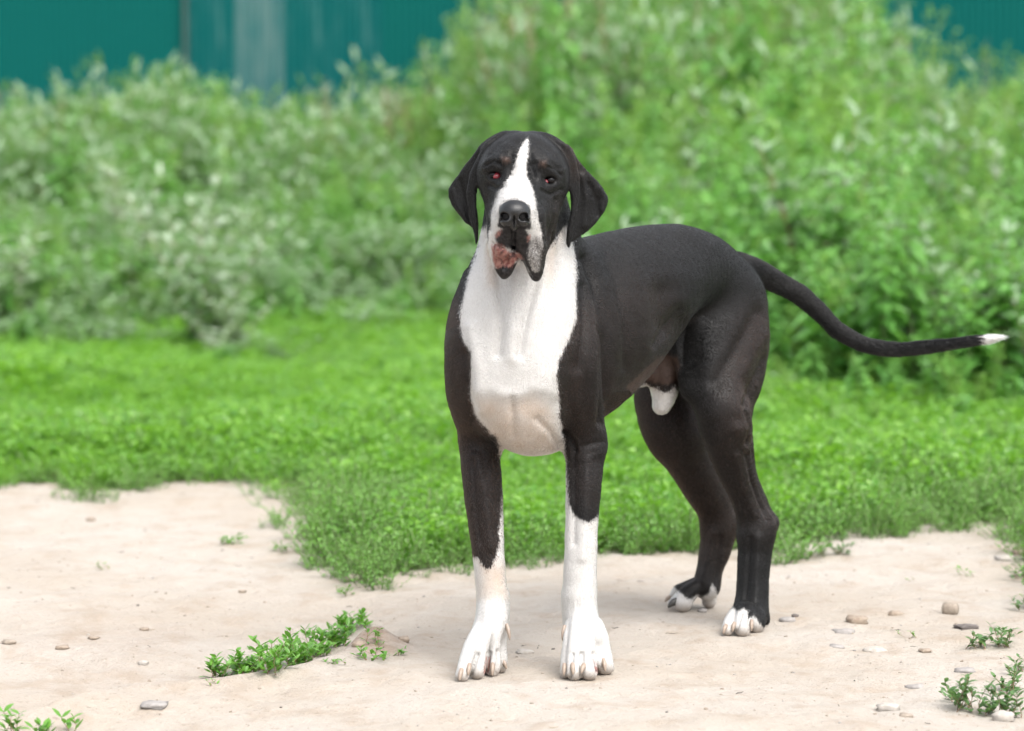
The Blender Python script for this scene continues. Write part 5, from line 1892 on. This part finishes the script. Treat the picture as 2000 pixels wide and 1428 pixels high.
# right side of the path
sprig(1893, 1126, 'small upright seedling on the right of the path', 3, 0.035, LF_B, (0.1, 0.8), None, 0.9, 35, 0.008, name='seedling')
sprig(1774, 1246, 'tiny seedling between the flat stone and the squarish stone', 3, 0.022, LF_B, (0.2, 0.9), None, 0.6, 36, 0.008, name='seedling')
sprig(1775, 1135, 'very small seedling alone on the far half of the path', 2, 0.012, LF_B, (0.5, 1.1), None, 0.4, 37, 0.008, name='seedling')
sprig(1905, 1266, 'knotgrass clump at the right edge, left part of it', 8, 0.050, LF_C, (0.3, 1.3), None, 1.0, 38, 0.008)
sprig(1958, 1262, 'knotgrass clump at the right edge with a tall shoot', 9, 0.062, LF_C, (0.1, 1.2), None, 1.0, 39, 0.008)
sprig(1992, 1190, 'grey-green sprig cut by the right edge below the lawn', 6, 0.045, LF_C, (0.2, 1.2), None, 1.0, 40, 0.008)
sprig(1990, 1130, 'sprig at the right edge right under the lawn', 6, 0.045, LF_C, (0.2, 1.2), None, 1.0, 41, 0.008)
sprig(1850, 1372, 'outermost sprig of the big leafy clump in the bottom right corner', 4, 0.040, LF_C, (0.4, 1.2), None, 1.0, 42, 0.008)
sprig(1880, 1385, 'tall-shooted knotgrass of the bottom right clump', 8, 0.070, LF_C, (0.1, 1.1), None, 1.1, 43, 0.0085)
sprig(1925, 1395, 'broad knotgrass in the middle of the bottom right clump', 9, 0.060, LF_C, (0.2, 1.2), None, 1.1, 44, 0.0085)
sprig(1975, 1400, 'knotgrass of the bottom right clump beside the pale rounded stone', 9, 0.065, LF_C, (0.1, 1.2), None, 1.1, 45, 0.0085)
sprig(1968, 1352, 'knotgrass at the back of the bottom right clump', 8, 0.055, LF_C, (0.2, 1.2), None, 1.0, 46, 0.0085)
sprig(1998, 1310, 'grey-green sprig cut by the right edge above the bottom right clump', 5, 0.045, LF_C, (0.2, 1.2), None, 1.0, 47, 0.0085)
sprig(1600, 1086, 'small knotgrass cushion on the dirt right behind the hock', 9, 0.050, LF_B, (0.6, 1.35), None, 1.0, 48, 0.008)
sprig(1640, 1082, 'dull knotgrass cushion beside the one behind the hock', 9, 0.050, LF_C, (0.6, 1.35), None, 0.9, 49, 0.008)
# left
sprig(30, 1440, 'round-leaved weed cut by the bottom edge near the left corner', 5, 0.045, LF_A, (0.1, 0.8), None, 1.1, 50, 0.009)
sprig(85, 1438, 'small weed cut by the bottom edge beside the left corner', 4, 0.030, LF_A, (0.1, 0.8), None, 1.0, 51, 0.009)
sprig(138, 1430, 'weed with one round leaf on a stalk at the bottom left', 2, 0.040, LF_A, (0.05, 0.4), None, 1.1, 52, 0.014)
sprig(445, 1062, 'flat knotgrass patch on the dirt left of the lawn point', 8, 0.045, LF_B, (0.9, 1.4), None, 1.0, 53, 0.008)
sprig(200, 1112, 'tiny lone seedling on the dirt at the left', 3, 0.022, LF_B, (0.2, 0.9), None, 0.7, 54, 0.008, name='seedling')
sprig(548, 1078, 'small knotgrass sprig beside the lawn point', 6, 0.035, LF_B, (0.5, 1.3), None, 1.0, 55, 0.008)
sprig(685, 1162, 'low knotgrass sprig in front of the tan lump of earth', 5, 0.030, LF_B, (0.3, 1.2), None, 1.0, 56, 0.008)
